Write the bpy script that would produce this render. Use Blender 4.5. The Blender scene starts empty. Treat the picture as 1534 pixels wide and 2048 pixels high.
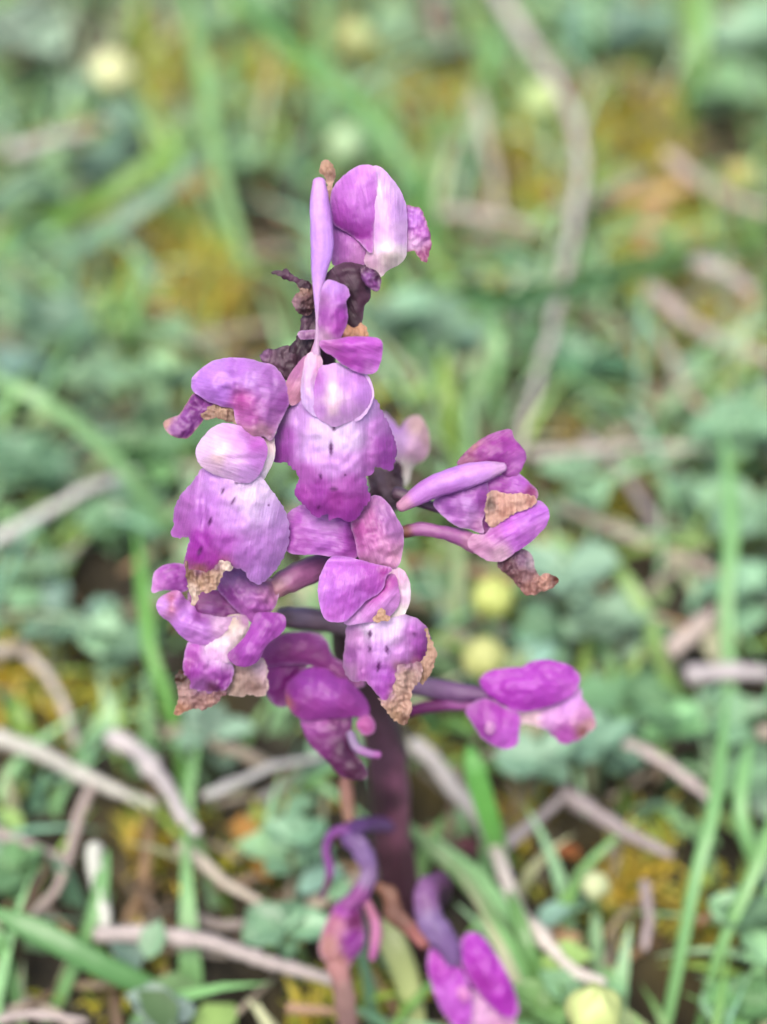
import bpy, bmesh, math, random
import numpy as np
from mathutils import Vector, noise
from mathutils.geometry import delaunay_2d_cdt

random.seed(7)
RNG = np.random.default_rng(7)
S = bpy.context.scene
COL = S.collection

# ------------------------------------------------------------------ camera, sky, sun, exposure
CAM_H, CAM_Y, PITCH = 0.237, -0.20, math.radians(38)
FPX = 4211.0                                     # focal length in pixels of the 1534 x 2048 photograph
cam = bpy.data.cameras.new('camera')
cam.sensor_fit = 'VERTICAL'
cam.sensor_height = 24.0
cam.lens = 24.0 * FPX / 2048
cam.clip_start, cam.clip_end = 0.01, 200
cam.dof.use_dof = True
cam.dof.focus_distance = 0.2345
cam.dof.aperture_fstop = 6.9
camo = bpy.data.objects.new('camera', cam)
COL.objects.link(camo)
camo.location = (0, CAM_Y, CAM_H)
camo.rotation_euler = (math.pi / 2 - PITCH, 0, 0)
S.camera = camo

world = bpy.data.worlds.new('World')
S.world = world
world.use_nodes = True
wn = world.node_tree
sky = wn.nodes.new('ShaderNodeTexSky')
sky.sky_type = 'NISHITA'
sky.sun_disc = False
sky.air_density, sky.dust_density, sky.ozone_density = 0.7, 4.0, 0.6
SUN_EL, SUN_AZ = math.radians(60), math.radians(195)
sky.sun_elevation = SUN_EL
sky.sun_rotation = SUN_AZ
wn.nodes['Background'].inputs['Strength'].default_value = 0.115
wn.links.new(sky.outputs[0], wn.nodes['Background'].inputs['Color'])
sun = bpy.data.lights.new('sun', 'SUN')
sun.energy = 1.5
sun.angle = math.radians(34)
sun.color = (1.0, 0.96, 0.9)
suno = bpy.data.objects.new('sun', sun)
COL.objects.link(suno)
sd_ = Vector((math.sin(SUN_AZ) * math.cos(SUN_EL), math.cos(SUN_AZ) * math.cos(SUN_EL), math.sin(SUN_EL)))
suno.rotation_euler = sd_.to_track_quat('Z', 'Y').to_euler()
S.view_settings.view_transform = 'Standard'
S.view_settings.look = 'None'
S.view_settings.gamma = 1
S.view_settings.use_curve_mapping = False
S.view_settings.exposure = 1.58
S.render.engine = 'CYCLES'
S.cycles.use_denoising = True
S.cycles.max_bounces = 6

# ------------------------------------------------------------------ picture rays -> places
CAM = np.array([0, CAM_Y, CAM_H])
FW = np.array([0, math.cos(PITCH), -math.sin(PITCH)])
UP = np.array([0, math.sin(PITCH), math.cos(PITCH)])
RT = np.array([1.0, 0, 0])


def ray(x, y):
    x = np.asarray(x, float); y = np.asarray(y, float)
    return FW + ((x - 767) / FPX)[..., None] * RT - ((y - 1024) / FPX)[..., None] * UP


def at_depth(x, y, D):
    D = np.asarray(D, float)
    return CAM + ray(x, y) * D[..., None]


def on_ground(x, y, h=0.0):
    r = ray(x, y)
    t = (np.asarray(h, float) - CAM_H) / r[..., 2]
    return CAM + r * t[..., None]


def mpp(P):
    """metres per photograph pixel at a place"""
    return float((np.asarray(P) - CAM) @ FW) / FPX


def project(P):
    d = np.asarray(P) - CAM
    D = d @ FW
    return 767 + FPX * (d @ RT) / D, 1024 - FPX * (d @ UP) / D


def stem_depth(py):
    a = PITCH + math.atan((py - 1024) / FPX)
    return 0.2 / math.cos(a) * math.cos(math.atan((py - 1024) / FPX))


def lin(h):
    c = [int(h[i:i + 2], 16) / 255 for i in (0, 2, 4)]
    return np.array([v / 12.92 if v <= 0.04045 else ((v + 0.055) / 1.055) ** 2.4 for v in c])


def catmull(pts, n, closed):
    P = np.asarray(pts, float)
    N = len(P)
    out = []
    rng = range(N) if closed else range(N - 1)
    for i in rng:
        if closed:
            a, b, c, d = P[(i - 1) % N], P[i], P[(i + 1) % N], P[(i + 2) % N]
        else:
            b, c = P[i], P[i + 1]
            a = P[i - 1] if i > 0 else 2 * b - c
            d = P[i + 2] if i + 2 < N else 2 * c - b
        k = n(b, c) if callable(n) else n
        for j in range(k):
            t = j / k
            out.append(0.5 * (2 * b + (c - a) * t + (2 * a - 5 * b + 4 * c - d) * t * t + (3 * b - a - 3 * c + d) * t ** 3))
    if not closed:
        out.append(P[-1])
    return np.array(out)


def P2(s):
    return [tuple(float(v) for v in p.split(',')) for p in s.split()]


def smooth(me):
    me.polygons.foreach_set('use_smooth', np.ones(len(me.polygons), bool))


def tag(o, label=None, cat=None, group=None, kind=None):
    if label: o['label'] = label
    if cat: o['category'] = cat
    if group: o['group'] = group
    if kind: o['kind'] = kind
    return o


def link(o, parent=None):
    COL.objects.link(o)
    if parent is not None:
        o.parent = parent
    return o


def empty(name, loc=(0, 0, 0), parent=None):
    o = bpy.data.objects.new(name, None)
    o.empty_display_size = 0.005
    o.location = loc
    return link(o, parent)


# ------------------------------------------------------------------ materials
def new_mat(name):
    m = bpy.data.materials.new(name)
    m.use_nodes = True
    nt = m.node_tree
    b = nt.nodes['Principled BSDF']
    return m, nt, b


def node(nt, t, **kw):
    n = nt.nodes.new(t)
    for k, v in kw.items():
        if k.startswith('i_'):
            key = k[2:]
            n.inputs[int(key) if key.isdigit() else key.replace('_', ' ')].default_value = v
        else:
            setattr(n, k, v)
    return n


def mul_color(nt, a, fac_socket, lo, hi):
    """a * (lo..hi) driven by a 0..1 value"""
    mr = node(nt, 'ShaderNodeMapRange')
    mr.inputs[1].default_value = 0.3
    mr.inputs[2].default_value = 0.7
    mr.inputs[3].default_value = lo
    mr.inputs[4].default_value = hi
    nt.links.new(fac_socket, mr.inputs[0])
    v = node(nt, 'ShaderNodeVectorMath', operation='SCALE')
    nt.links.new(a, v.inputs[0])
    nt.links.new(mr.outputs[0], v.inputs['Scale'])
    return v.outputs[0]


def petal_material(name, rough=0.36, sss=0.3, vein=(0.9, 1.07), bump=0.4, fine=1.0, trans=0.3):
    m, nt, b = new_mat(name)
    at = node(nt, 'ShaderNodeAttribute', attribute_name='pigment')
    ve = node(nt, 'ShaderNodeAttribute', attribute_name='vein')
    mp = node(nt, 'ShaderNodeMapping')
    mp.inputs['Scale'].default_value = (1.1, 11.0, 1.0)
    nt.links.new(ve.outputs['Vector'], mp.inputs['Vector'])
    n1 = node(nt, 'ShaderNodeTexNoise', i_Scale=1.0, i_Detail=3.0)
    nt.links.new(mp.outputs[0], n1.inputs['Vector'])
    n2 = node(nt, 'ShaderNodeTexNoise', i_Scale=3.2, i_Detail=4.0)
    nt.links.new(ve.outputs['Vector'], n2.inputs['Vector'])
    n3 = node(nt, 'ShaderNodeTexNoise', i_Scale=26.0, i_Detail=2.0)
    nt.links.new(ve.outputs['Vector'], n3.inputs['Vector'])
    c = mul_color(nt, at.outputs['Color'], n1.outputs[0], *vein)
    c = mul_color(nt, c, n2.outputs[0], 0.93, 1.07)
    c = mul_color(nt, c, n3.outputs[0], 0.95, 1.07)
    nt.links.new(c, b.inputs['Base Color'])
    add = node(nt, 'ShaderNodeMath', operation='MULTIPLY_ADD')
    nt.links.new(n3.outputs[0], add.inputs[0])
    add.inputs[1].default_value = 0.35 * fine
    nt.links.new(n1.outputs[0], add.inputs[2])
    bp = node(nt, 'ShaderNodeBump', i_Strength=bump, i_Distance=0.0003)
    nt.links.new(add.outputs[0], bp.inputs['Height'])
    nt.links.new(bp.outputs[0], b.inputs['Normal'])
    b.inputs['Roughness'].default_value = rough
    b.inputs['Specular IOR Level'].default_value = 0.45
    b.inputs['Subsurface Weight'].default_value = sss
    b.inputs['Subsurface Radius'].default_value = (1.0, 0.6, 0.9)
    out = nt.nodes['Material Output']
    tr = node(nt, 'ShaderNodeBsdfTranslucent')
    nt.links.new(c, tr.inputs['Color'])
    mx = node(nt, 'ShaderNodeMixShader')
    mx.inputs[0].default_value = trans
    nt.links.new(b.outputs[0], mx.inputs[1])
    nt.links.new(tr.outputs[0], mx.inputs[2])
    nt.links.new(mx.outputs[0], out.inputs['Surface'])
    b.inputs['Subsurface Scale'].default_value = 0.0009
    return m


MAT = {
    'petal': petal_material('petal_tissue'),
    'dry': petal_material('withered_tissue', rough=0.55, sss=0.1, vein=(0.86, 1.1), bump=0.45, fine=0.6),
    'stem': petal_material('stem_skin', rough=0.5, sss=0.05, trans=0.0, vein=(0.75, 1.15), bump=0.3),
}


def plant_material(name, rough, spec, scale, lo, hi, attr=False, trans=0.0, stretch=None, bump=0.0):
    m, nt, b = new_mat(name)
    if attr:
        src = node(nt, 'ShaderNodeAttribute', attribute_name='pigment').outputs['Color']
    else:
        src = node(nt, 'ShaderNodeObjectInfo').outputs['Color']
    tc = node(nt, 'ShaderNodeTexCoord')
    vec = tc.outputs['Object']
    if stretch:
        at = node(nt, 'ShaderNodeAttribute', attribute_name='vein')
        mp = node(nt, 'ShaderNodeMapping')
        mp.inputs['Scale'].default_value = stretch
        nt.links.new(at.outputs['Vector'], mp.inputs['Vector'])
        vec = mp.outputs[0]
    n = node(nt, 'ShaderNodeTexNoise', i_Scale=scale, i_Detail=4.0)
    nt.links.new(vec, n.inputs['Vector'])
    c = mul_color(nt, src, n.outputs[0], lo, hi)
    nt.links.new(c, b.inputs['Base Color'])
    if bump:
        bp = node(nt, 'ShaderNodeBump', i_Strength=bump, i_Distance=0.0005)
        nt.links.new(n.outputs[0], bp.inputs['Height'])
        nt.links.new(bp.outputs[0], b.inputs['Normal'])
    b.inputs['Roughness'].default_value = rough
    b.inputs['Specular IOR Level'].default_value = spec
    if trans:
        out = nt.nodes['Material Output']
        tr = node(nt, 'ShaderNodeBsdfTranslucent')
        nt.links.new(c, tr.inputs['Color'])
        mx = node(nt, 'ShaderNodeMixShader')
        mx.inputs[0].default_value = trans
        nt.links.new(b.outputs[0], mx.inputs[1])
        nt.links.new(tr.outputs[0], mx.inputs[2])
        nt.links.new(mx.outputs[0], out.inputs['Surface'])
    return m


MAT['blade'] = plant_material('grass_blade', 0.42, 0.5, 1.0, 0.8, 1.18, trans=0.25, stretch=(0.6, 9.0, 1.0))
MAT['twig'] = plant_material('dry_stalk', 0.6, 0.4, 1.0, 0.62, 1.2, stretch=(0.9, 5.0, 1.0), bump=0.4)
MAT['leaf'] = plant_material('weed_leaf', 0.45, 0.5, 260, 0.78, 1.15, trans=0.2)
MAT['bud'] = plant_material('pale_bud', 0.5, 0.4, 300, 0.9, 1.1, trans=0.2)
MAT['mix'] = plant_material('mixed_growth', 0.5, 0.4, 200, 0.8, 1.2, attr=True, trans=0.2)

# ------------------------------------------------------------------ the ground: one sheet, fine near the plant
MOSS = [(370, 600, 150), (330, 180, 90), (560, 190, 110), (1220, 300, 170), (1270, 200, 150), (1060, 380, 120), (1350, 480, 130),
        (1180, 1000, 110), (300, 1680, 120), (1250, 1770, 130), (1400, 1900, 130), (60, 1380, 110), (470, 600, 120), (930, 250, 110),
        (520, 1700, 90), (250, 1400, 60), (870, 1560, 80), (1080, 1640, 90), (1450, 700, 90), (640, 120, 80), (150, 1230, 40),
        (250, 1960, 90), (720, 1990, 80), (620, 2020, 70), (1230, 760, 80), (440, 1420, 50), (1290, 640, 70), (800, 180, 90), (1340, 300, 120)]
DARK = [(150, 130, 60), (90, 840, 50), (210, 1170, 55), (530, 440, 60), (590, 210, 40), (1080, 930, 50), (1280, 1100, 70),
        (1430, 300, 50), (1060, 1320, 60), (1500, 1280, 70), (170, 1640, 50), (240, 1760, 60), (470, 1430, 60), (520, 1960, 60),
        (1330, 1960, 70), (1150, 1660, 50), (850, 1590, 60), (30, 430, 40), (300, 330, 40), (540, 600, 50), (330, 1380, 40), (860, 1750, 60)]


MOSS = [(a, b_, r * (.8 if b_ > 1500 else 1.0)) for a, b_, r in MOSS]
DARK = [(a, b_ + 22, r * 1.3) for a, b_, r in DARK]


def field(x, y, spots):
    v = np.zeros_like(np.asarray(x, float))
    for sx, sy, r in spots:
        v = np.maximum(v, np.exp(-((x - sx) ** 2 + (y - sy) ** 2) / (r * r)))
    return v


def to_mesh(name, V, Fc, mat, parent=None, pig=None, vein=None, recalc=False):
    me = bpy.data.meshes.new(name)
    me.from_pydata(np.asarray(V).tolist(), [], Fc if isinstance(Fc, list) else Fc.tolist())
    if recalc:
        bm = bmesh.new(); bm.from_mesh(me)
        bmesh.ops.recalc_face_normals(bm, faces=bm.faces)
        bm.to_mesh(me); bm.free()
    smooth(me)
    if pig is not None:
        a = me.attributes.new('pigment', 'FLOAT_COLOR', 'POINT')
        a.data.foreach_set('color', np.c_[pig, np.ones(len(pig))].astype(np.float32).ravel())
    if vein is not None:
        a = me.attributes.new('vein', 'FLOAT_VECTOR', 'POINT')
        a.data.foreach_set('vector', np.asarray(vein, np.float32).ravel())
    me.materials.append(mat)
    me.update()
    return link(bpy.data.objects.new(name, me), parent)


m, nt, b = new_mat('meadow_soil')
at = node(nt, 'ShaderNodeAttribute', attribute_name='pigment')
tc = node(nt, 'ShaderNodeTexCoord')
n = node(nt, 'ShaderNodeTexNoise', i_Scale=140.0, i_Detail=6.0)
nt.links.new(tc.outputs['Object'], n.inputs['Vector'])
c = mul_color(nt, at.outputs['Color'], n.outputs[0], 0.5, 1.5)
nt.links.new(c, b.inputs['Base Color'])
bp = node(nt, 'ShaderNodeBump', i_Strength=0.8, i_Distance=0.003)
nt.links.new(n.outputs[0], bp.inputs['Height'])
nt.links.new(bp.outputs[0], b.inputs['Normal'])
b.inputs['Roughness'].default_value = 0.9
MAT['soil'] = m


# hollows in the soil, as places on the ground (x, y, radius)
HOLLOWS = []
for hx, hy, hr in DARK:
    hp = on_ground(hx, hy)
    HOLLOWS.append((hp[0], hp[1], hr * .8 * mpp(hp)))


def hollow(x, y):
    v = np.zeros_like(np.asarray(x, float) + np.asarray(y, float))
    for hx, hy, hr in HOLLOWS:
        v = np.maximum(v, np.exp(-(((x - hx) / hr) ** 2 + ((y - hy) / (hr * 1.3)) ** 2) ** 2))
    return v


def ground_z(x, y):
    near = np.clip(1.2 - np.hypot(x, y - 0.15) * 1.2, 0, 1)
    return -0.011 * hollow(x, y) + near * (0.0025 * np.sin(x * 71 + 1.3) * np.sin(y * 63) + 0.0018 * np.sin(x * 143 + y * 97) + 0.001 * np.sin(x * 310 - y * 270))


def axis(lo, hi, step):
    a = list(np.arange(lo, hi + 1e-6, step))
    g = step
    while a[-1] < 60:
        g *= 1.7; a.append(a[-1] + g)
    g = step
    while a[0] > -60:
        g *= 1.7; a.insert(0, a[0] - g)
    return np.array(a)


gx, gy = axis(-0.25, 0.25, 0.0025), axis(-0.16, 0.56, 0.0025)
X, Y = np.meshgrid(gx, gy)
Z = ground_z(X, Y)
V = np.c_[X.ravel(), Y.ravel(), Z.ravel()]
nx, ny = len(gx), len(gy)
i = np.arange(nx * ny).reshape(ny, nx)
Q = np.stack([i[:-1, :-1], i[:-1, 1:], i[1:, 1:], i[1:, :-1]], -1).reshape(-1, 4)
with np.errstate(all='ignore'):
    sx, sy = project(V)
infront = (V - CAM) @ FW > 0.05
mo = np.where(infront, field(sx, sy, MOSS), 0.3)
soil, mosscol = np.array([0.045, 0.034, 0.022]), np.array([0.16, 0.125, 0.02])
soil = np.array([0.011, 0.0085, 0.0055])  # soil taken near black: shade of the gaps put into its colour
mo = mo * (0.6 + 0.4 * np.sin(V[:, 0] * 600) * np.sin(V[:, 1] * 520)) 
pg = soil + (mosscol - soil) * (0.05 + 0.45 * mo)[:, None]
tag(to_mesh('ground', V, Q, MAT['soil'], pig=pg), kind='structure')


# ------------------------------------------------------------------ tubes and blades in world space
def frames(P):
    T = np.gradient(P, axis=0)
    T /= np.linalg.norm(T, axis=1)[:, None] + 1e-12
    ref = np.array([0.13, 0.21, 0.97])
    A = np.cross(T, ref); A /= np.linalg.norm(A, axis=1)[:, None] + 1e-12
    B = np.cross(A, T)
    return T, A, B


def tube_geo(P, R, n=8, nodes=0.0):
    T, A, B = frames(P)
    R = np.asarray(R, float)
    ang = np.linspace(0, 2 * math.pi, n, endpoint=False)
    V = P[:, None, :] + R[:, None, None] * (np.cos(ang)[None, :, None] * A[:, None, :] + np.sin(ang)[None, :, None] * B[:, None, :])
    k = len(P)
    V = V.reshape(-1, 3)
    Fc = [(a * n + j, a * n + (j + 1) % n, (a + 1) * n + (j + 1) % n, (a + 1) * n + j) for a in range(k - 1) for j in range(n)]
    Fc.append(tuple(range(n - 1, -1, -1)))
    Fc.append(tuple((k - 1) * n + j for j in range(n)))
    L = np.r_[0, np.cumsum(np.linalg.norm(np.diff(P, axis=0), axis=1))]
    vein = np.stack([np.repeat(L, n) * 100, np.tile(np.sin(ang), k) * 1.0, np.tile(np.cos(ang), k)], -1)
    return V, Fc, vein


def path_world(pts, hs, n=10, stiff=0.0):
    P = catmull(pts, n, False)
    if stiff:
        u = np.arange(len(P)) / n
        Q = np.array(pts, float)
        Lq = np.c_[np.interp(u, np.arange(len(Q)), Q[:, 0]), np.interp(u, np.arange(len(Q)), Q[:, 1])]
        P = P * (1 - stiff) + Lq * stiff
    h = np.interp(np.linspace(0, 1, len(P)), np.linspace(0, 1, len(hs)), hs)
    W = on_ground(P[:, 0], P[:, 1], h)
    return W


def twig(name, label, cat, pts, w, hexcol, h=(0.006, 0.010), k=0.70, group=None, knots=1):
    W = path_world(pts, (h[0] + .0015, h[1] + .0015), 10, .65)
    w = w * ((0.6 if w < 41 else .74) if max(p[1] for p in pts) > 1300 else .6)
    r = np.array([w * 0.5 * mpp(p) for p in W]) * np.linspace(1.15, .7, len(W))
    L = np.r_[0, np.cumsum(np.linalg.norm(np.diff(W, axis=0), axis=1))]
    s = random.random() * 99
    r = r * np.array([1 + 0.2 * noise.noise((s, l * 260, 0)) + 0.3 * noise.noise((s + 3, l * 800, 0)) for l in L])
    for q in range(knots):
        l0 = random.uniform(0.15, 0.85) * L[-1]
        r *= 1 + 0.28 * np.exp(-((L - l0) / 0.0016) ** 2)
    r[0] *= 0.6; r[-1] *= 0.55
    W = W + np.array([[0.0006 * noise.noise((s + 5, l * 110, 3)) + .0004 * noise.noise((s + 5, l * 620, 9)), 0, 0.0006 * noise.noise((s + 9, l * 140, 3))] for l in L])
    V, Fc, ve = tube_geo(W, r, 9)
    c = V.mean(0)
    o = to_mesh(name, V - c, Fc, MAT['twig'], vein=ve + [s, 0, 0])
    o.location = c
    hc = lin(hexcol); hc = hc * .6 + np.array([.32, .30, .25]) / .29 * hc.mean() * .4
    o.color = (*(hc * k), 1)
    return tag(o, label, cat, group)


def blade_geo(W, width, fold=0.25, twist=0.0, roll=0.0):
    T = np.gradient(W, axis=0); T /= np.linalg.norm(T, axis=1)[:, None]
    view = CAM - W; view /= np.linalg.norm(view, axis=1)[:, None]
    A = np.cross(T, view); A /= np.linalg.norm(A, axis=1)[:, None]
    N = np.cross(A, T)
    k = len(W)
    t = np.linspace(0, 1, k)
    a = roll + twist * t
    A2 = A * np.cos(a)[:, None] + N * np.sin(a)[:, None]
    N2 = N * np.cos(a)[:, None] - A * np.sin(a)[:, None]
    width = np.asarray(width)
    u = np.array([-1, -0.55, 0, 0.55, 1.0])
    prof = np.abs(u) * fold
    V = W[:, None] + (width[:, None] * u)[:, :, None] * 0.5 * A2[:, None] + (width[:, None] * prof)[:, :, None] * 0.5 * N2[:, None]
    back = V - (0.00022 * (1 - 0.7 * np.abs(u)))[None, :, None] * N2[:, None]
    n = 5
    V = np.concatenate([V.reshape(-1, 3), back.reshape(-1, 3)])
    o = k * n
    Fc = []
    for q in range(k - 1):
        for j in range(n - 1):
            f = (q * n + j, q * n + j + 1, (q + 1) * n + j + 1, (q + 1) * n + j)
            Fc.append(f); Fc.append(tuple(o + v for v in f[::-1]))
        for j in (0, n - 1):
            Fc.append((q * n + j, (q + 1) * n + j, o + (q + 1) * n + j, o + q * n + j))
    L = np.r_[0, np.cumsum(np.linalg.norm(np.diff(W, axis=0), axis=1))]
    ve = np.stack([np.repeat(L, n) * 100, np.tile(u, k), np.zeros(k * n)], -1)
    return V, Fc, np.concatenate([ve, ve])


def grass(label, pts, w, hexcol, hmax=0.03, root='s', k=0.62, tipw=0.15, fold=0.22, twist=0.4, hroot=0.0, name='grass_blade'):
    t = np.linspace(0, 1, 9)
    hmax = hmax * (.45 if max(p[1] for p in pts) > 1250 else .7) + .002
    hs = hroot + (hmax - hroot) * np.sin(t * math.pi / 2)
    if root == 'e': hs = hs[::-1]
    W = path_world(pts, hs, 9)
    tt = np.linspace(0, 1, len(W))
    if root == 'e': tt = tt[::-1]
    prof = np.where(tt < 0.75, 0.75 + 0.25 * np.sin(tt / 0.75 * math.pi / 2), 1 - (1 - tipw) * ((tt - 0.75) / 0.25) ** 2)
    w = w * .74
    wd = prof * w * np.array([mpp(p) for p in W])
    V, Fc, ve = blade_geo(W, wd, fold, twist)
    c = W[0 if root == 's' else -1]
    o = to_mesh(name, V - c, Fc, MAT['blade'], vein=ve + [random.random() * 50, 0, 0])
    o.location = c
    o.color = (*(lin(hexcol) * k * np.array([1.02, .95, .78])), 1)
    return tag(o, label, 'grass blade', 'grass blades around the orchid')


# ------------------------------------------------------------------ dry stalks and twigs, each one a thing
GT = 'dry stalks lying in the meadow'
TW = [
    ('long bent mauve grey dry stalk curving down from the top edge right of the orchid', '985,-30 1040,60 1100,150 1150,240 1163,330 1152,420 1138,500 1120,600 1085,720 1050,850 1030,920', 38, 'C0B4B2', (.020, .012)),
    ('straight straw coloured stalk standing left of the long bent stalk', '955,190 968,270 985,350 1003,440', 38, 'B9AE97', (.014, .01)),
    ('short tan straw slanting just right of the topmost flower', '850,335 900,298 950,262', 34, 'A58B68', (.008, .01)),
    ('pinkish horizontal stalk beside the tip of the topmost flower', '870,425 950,430 1010,440 1065,462', 38, 'B7A49A', (.01, .008)),
    ('pinkish stalk sloping down to the right edge under the golden dead leaf', '1330,310 1400,362 1470,398 1545,425', 42, 'BBA098', (.012, .010)),
    ('short thick pale stalk just under the dark green arching blade', '1388,522 1450,548 1508,585', 44, 'B9A8A8', (.012, .012)),
    ('thick pinkish stalk running down to the right edge at mid height', '1296,575 1370,640 1440,682 1550,725', 50, 'B39C98', (.012, .009)),
    ('tan stalk hanging down between two pink stalks at right', '1318,665 1350,740 1382,795 1430,840', 34, 'B9A08A', (.009, .008)),
    ('long level pale stalk right of the upper right flower', '1055,910 1150,903 1280,893 1430,902', 36, 'B7AEA2', (.013, .011)),
    ('grey mauve stalk crossing under the long level stalk', '1170,870 1240,940 1290,1010 1325,1070', 38, 'A3949A', (.009, .007)),
    ('whitish stalk rising from the left edge beside the arching blade', '-20,1085 60,1042 140,1000 205,965 275,942', 38, 'C4C8C6', (.010, .014)),
    ('thin dull stalk below the whitish stalk at left', '10,1210 90,1150 170,1080', 26, 'A59F90', (.006, .008)),
    ('short whitish stalk near the upper left edge', '20,305 100,285 175,262', 42, 'C1B9BA', (.016, .012)),
    ('pinkish curved stalk bending down at the left edge below the weeds', '-20,1300 45,1298 92,1340 130,1410 148,1490', 36, 'BFAFA5', (.008, .006)),
    ('long pale stalk coming in from the left edge in the lower half', '-20,1470 70,1500 150,1545 250,1585 310,1615', 42, 'B9B9AF', (.010, .008)),
    ('forked looking grey stalk left of the stem with a bent end', '215,1470 270,1500 322,1560 350,1610 392,1670', 48, 'B9AFB4', (.012, .012)),
    ('slim whitish stalk pointing at the stem from the left', '405,1597 480,1562 560,1530 645,1508', 32, 'BEBEBE', (.010, .010)),
    ('cream stalk sloping down beside the orange dead leaf', '355,1690 430,1750 500,1792 580,1850', 36, 'BEAF9B', (.010, .006)),
    ('short mauve stalk at the left edge above the thick green blade', '-20,1655 60,1688 135,1722', 32, 'AF9898', (.007, .006)),
    ('reddish grey stalk leaning steeply at lower left', '185,1570 150,1660 112,1780 55,1850', 36, 'AF9891', (.010, .005)),
    ('thickest pinkish twig lying across the lower left', '185,1868 300,1868 400,1880 500,1910 610,1945 680,1968', 46, 'AA9A9A', (.011, .008)),
    ('pale greenish stump of stalk meeting the thickest twig', '188,1690 200,1780 215,1872', 44, 'B9C0B4', (.014, .010)),
    ('thin pink stalk in the bottom left corner', '-10,2040 60,2028 180,2045', 30, 'B9A5A5', (.007, .006)),
    ('long cream curved stalk from beside the dark stem down to the lower right', '826,1484 880,1540 940,1612 985,1680 1008,1745 1040,1822 1090,1890 1150,1940 1215,1968', 44, 'CDC2BA', (.012, .008)),
    ('mauve stalk rising from the bend of the long cream curved stalk', '1008,1692 1045,1660 1090,1622 1135,1584', 40, 'A5969A', (.010, .009)),
    ('darker mauve stalk sloping down to the right from the top of the rising one', '1120,1580 1200,1632 1280,1680 1345,1715', 42, 'A18F92', (.009, .008)),
    ('short pale pink jointed stalk under the right hand weeds', '1245,1478 1300,1510 1360,1550 1428,1608', 38, 'CDB7B7', (.012, .008)),
    ('thin brown stalk slanting under the dark hollow at right', '1290,1185 1350,1140 1415,1098', 24, '9B847A', (.009, .010)),
    ('broad rosy dry stalk leaning by the right edge', '1335,1305 1390,1258 1450,1210', 50, 'BEA8A0', (.009, .012)),
    ('level lilac grey stalk at the right edge below the dark hollow', '1370,1350 1450,1345 1550,1348', 48, 'B9AFB9', (.009, .009)),
    ('pinkish stalk dropping from the top edge above the topmost flower', '862,-20 878,40 895,100', 36, 'A58F88', (.014, .010)),
    ('small rusty stalk lying at lower right', '1395,1845 1430,1825 1470,1808', 30, 'AF7446', (.007, .007)),
    ('orange brown stalk at the bottom edge left of the orchid', '575,2012 620,2015 680,2022', 36, 'A87850', (.006, .006)),
    ('dull mauve stalk in the moss right of the long cream curved stalk', '1290,1760 1300,1840 1285,1900', 40, 'A08A8E', (.007, .006)),
    ('dim brown stalk in the moss left of the wilted flower', '380,1830 450,1850 520,1845', 34, '9A8884', (.005, .005)),
    ('thin dry stalk beside the dark stem in the lower right moss', '790,1450 830,1520 900,1600', 18, '8F8066', (.007, .006)),
    ('grey stalk in the gap left of the low violet flower', '520,1600 600,1560 650,1520', 28, 'A3A3A0', (.004, .004)),
    ('short dull stalk crossing behind the top left weeds', '400,690 480,660 580,650', 26, 'A18F70', (.006, .006)),
]
for lab, pts, w, c, h in TW:
    twig('dry_stalk', lab, 'dry stalk', P2(pts), w, c, h, group=GT)

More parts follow.
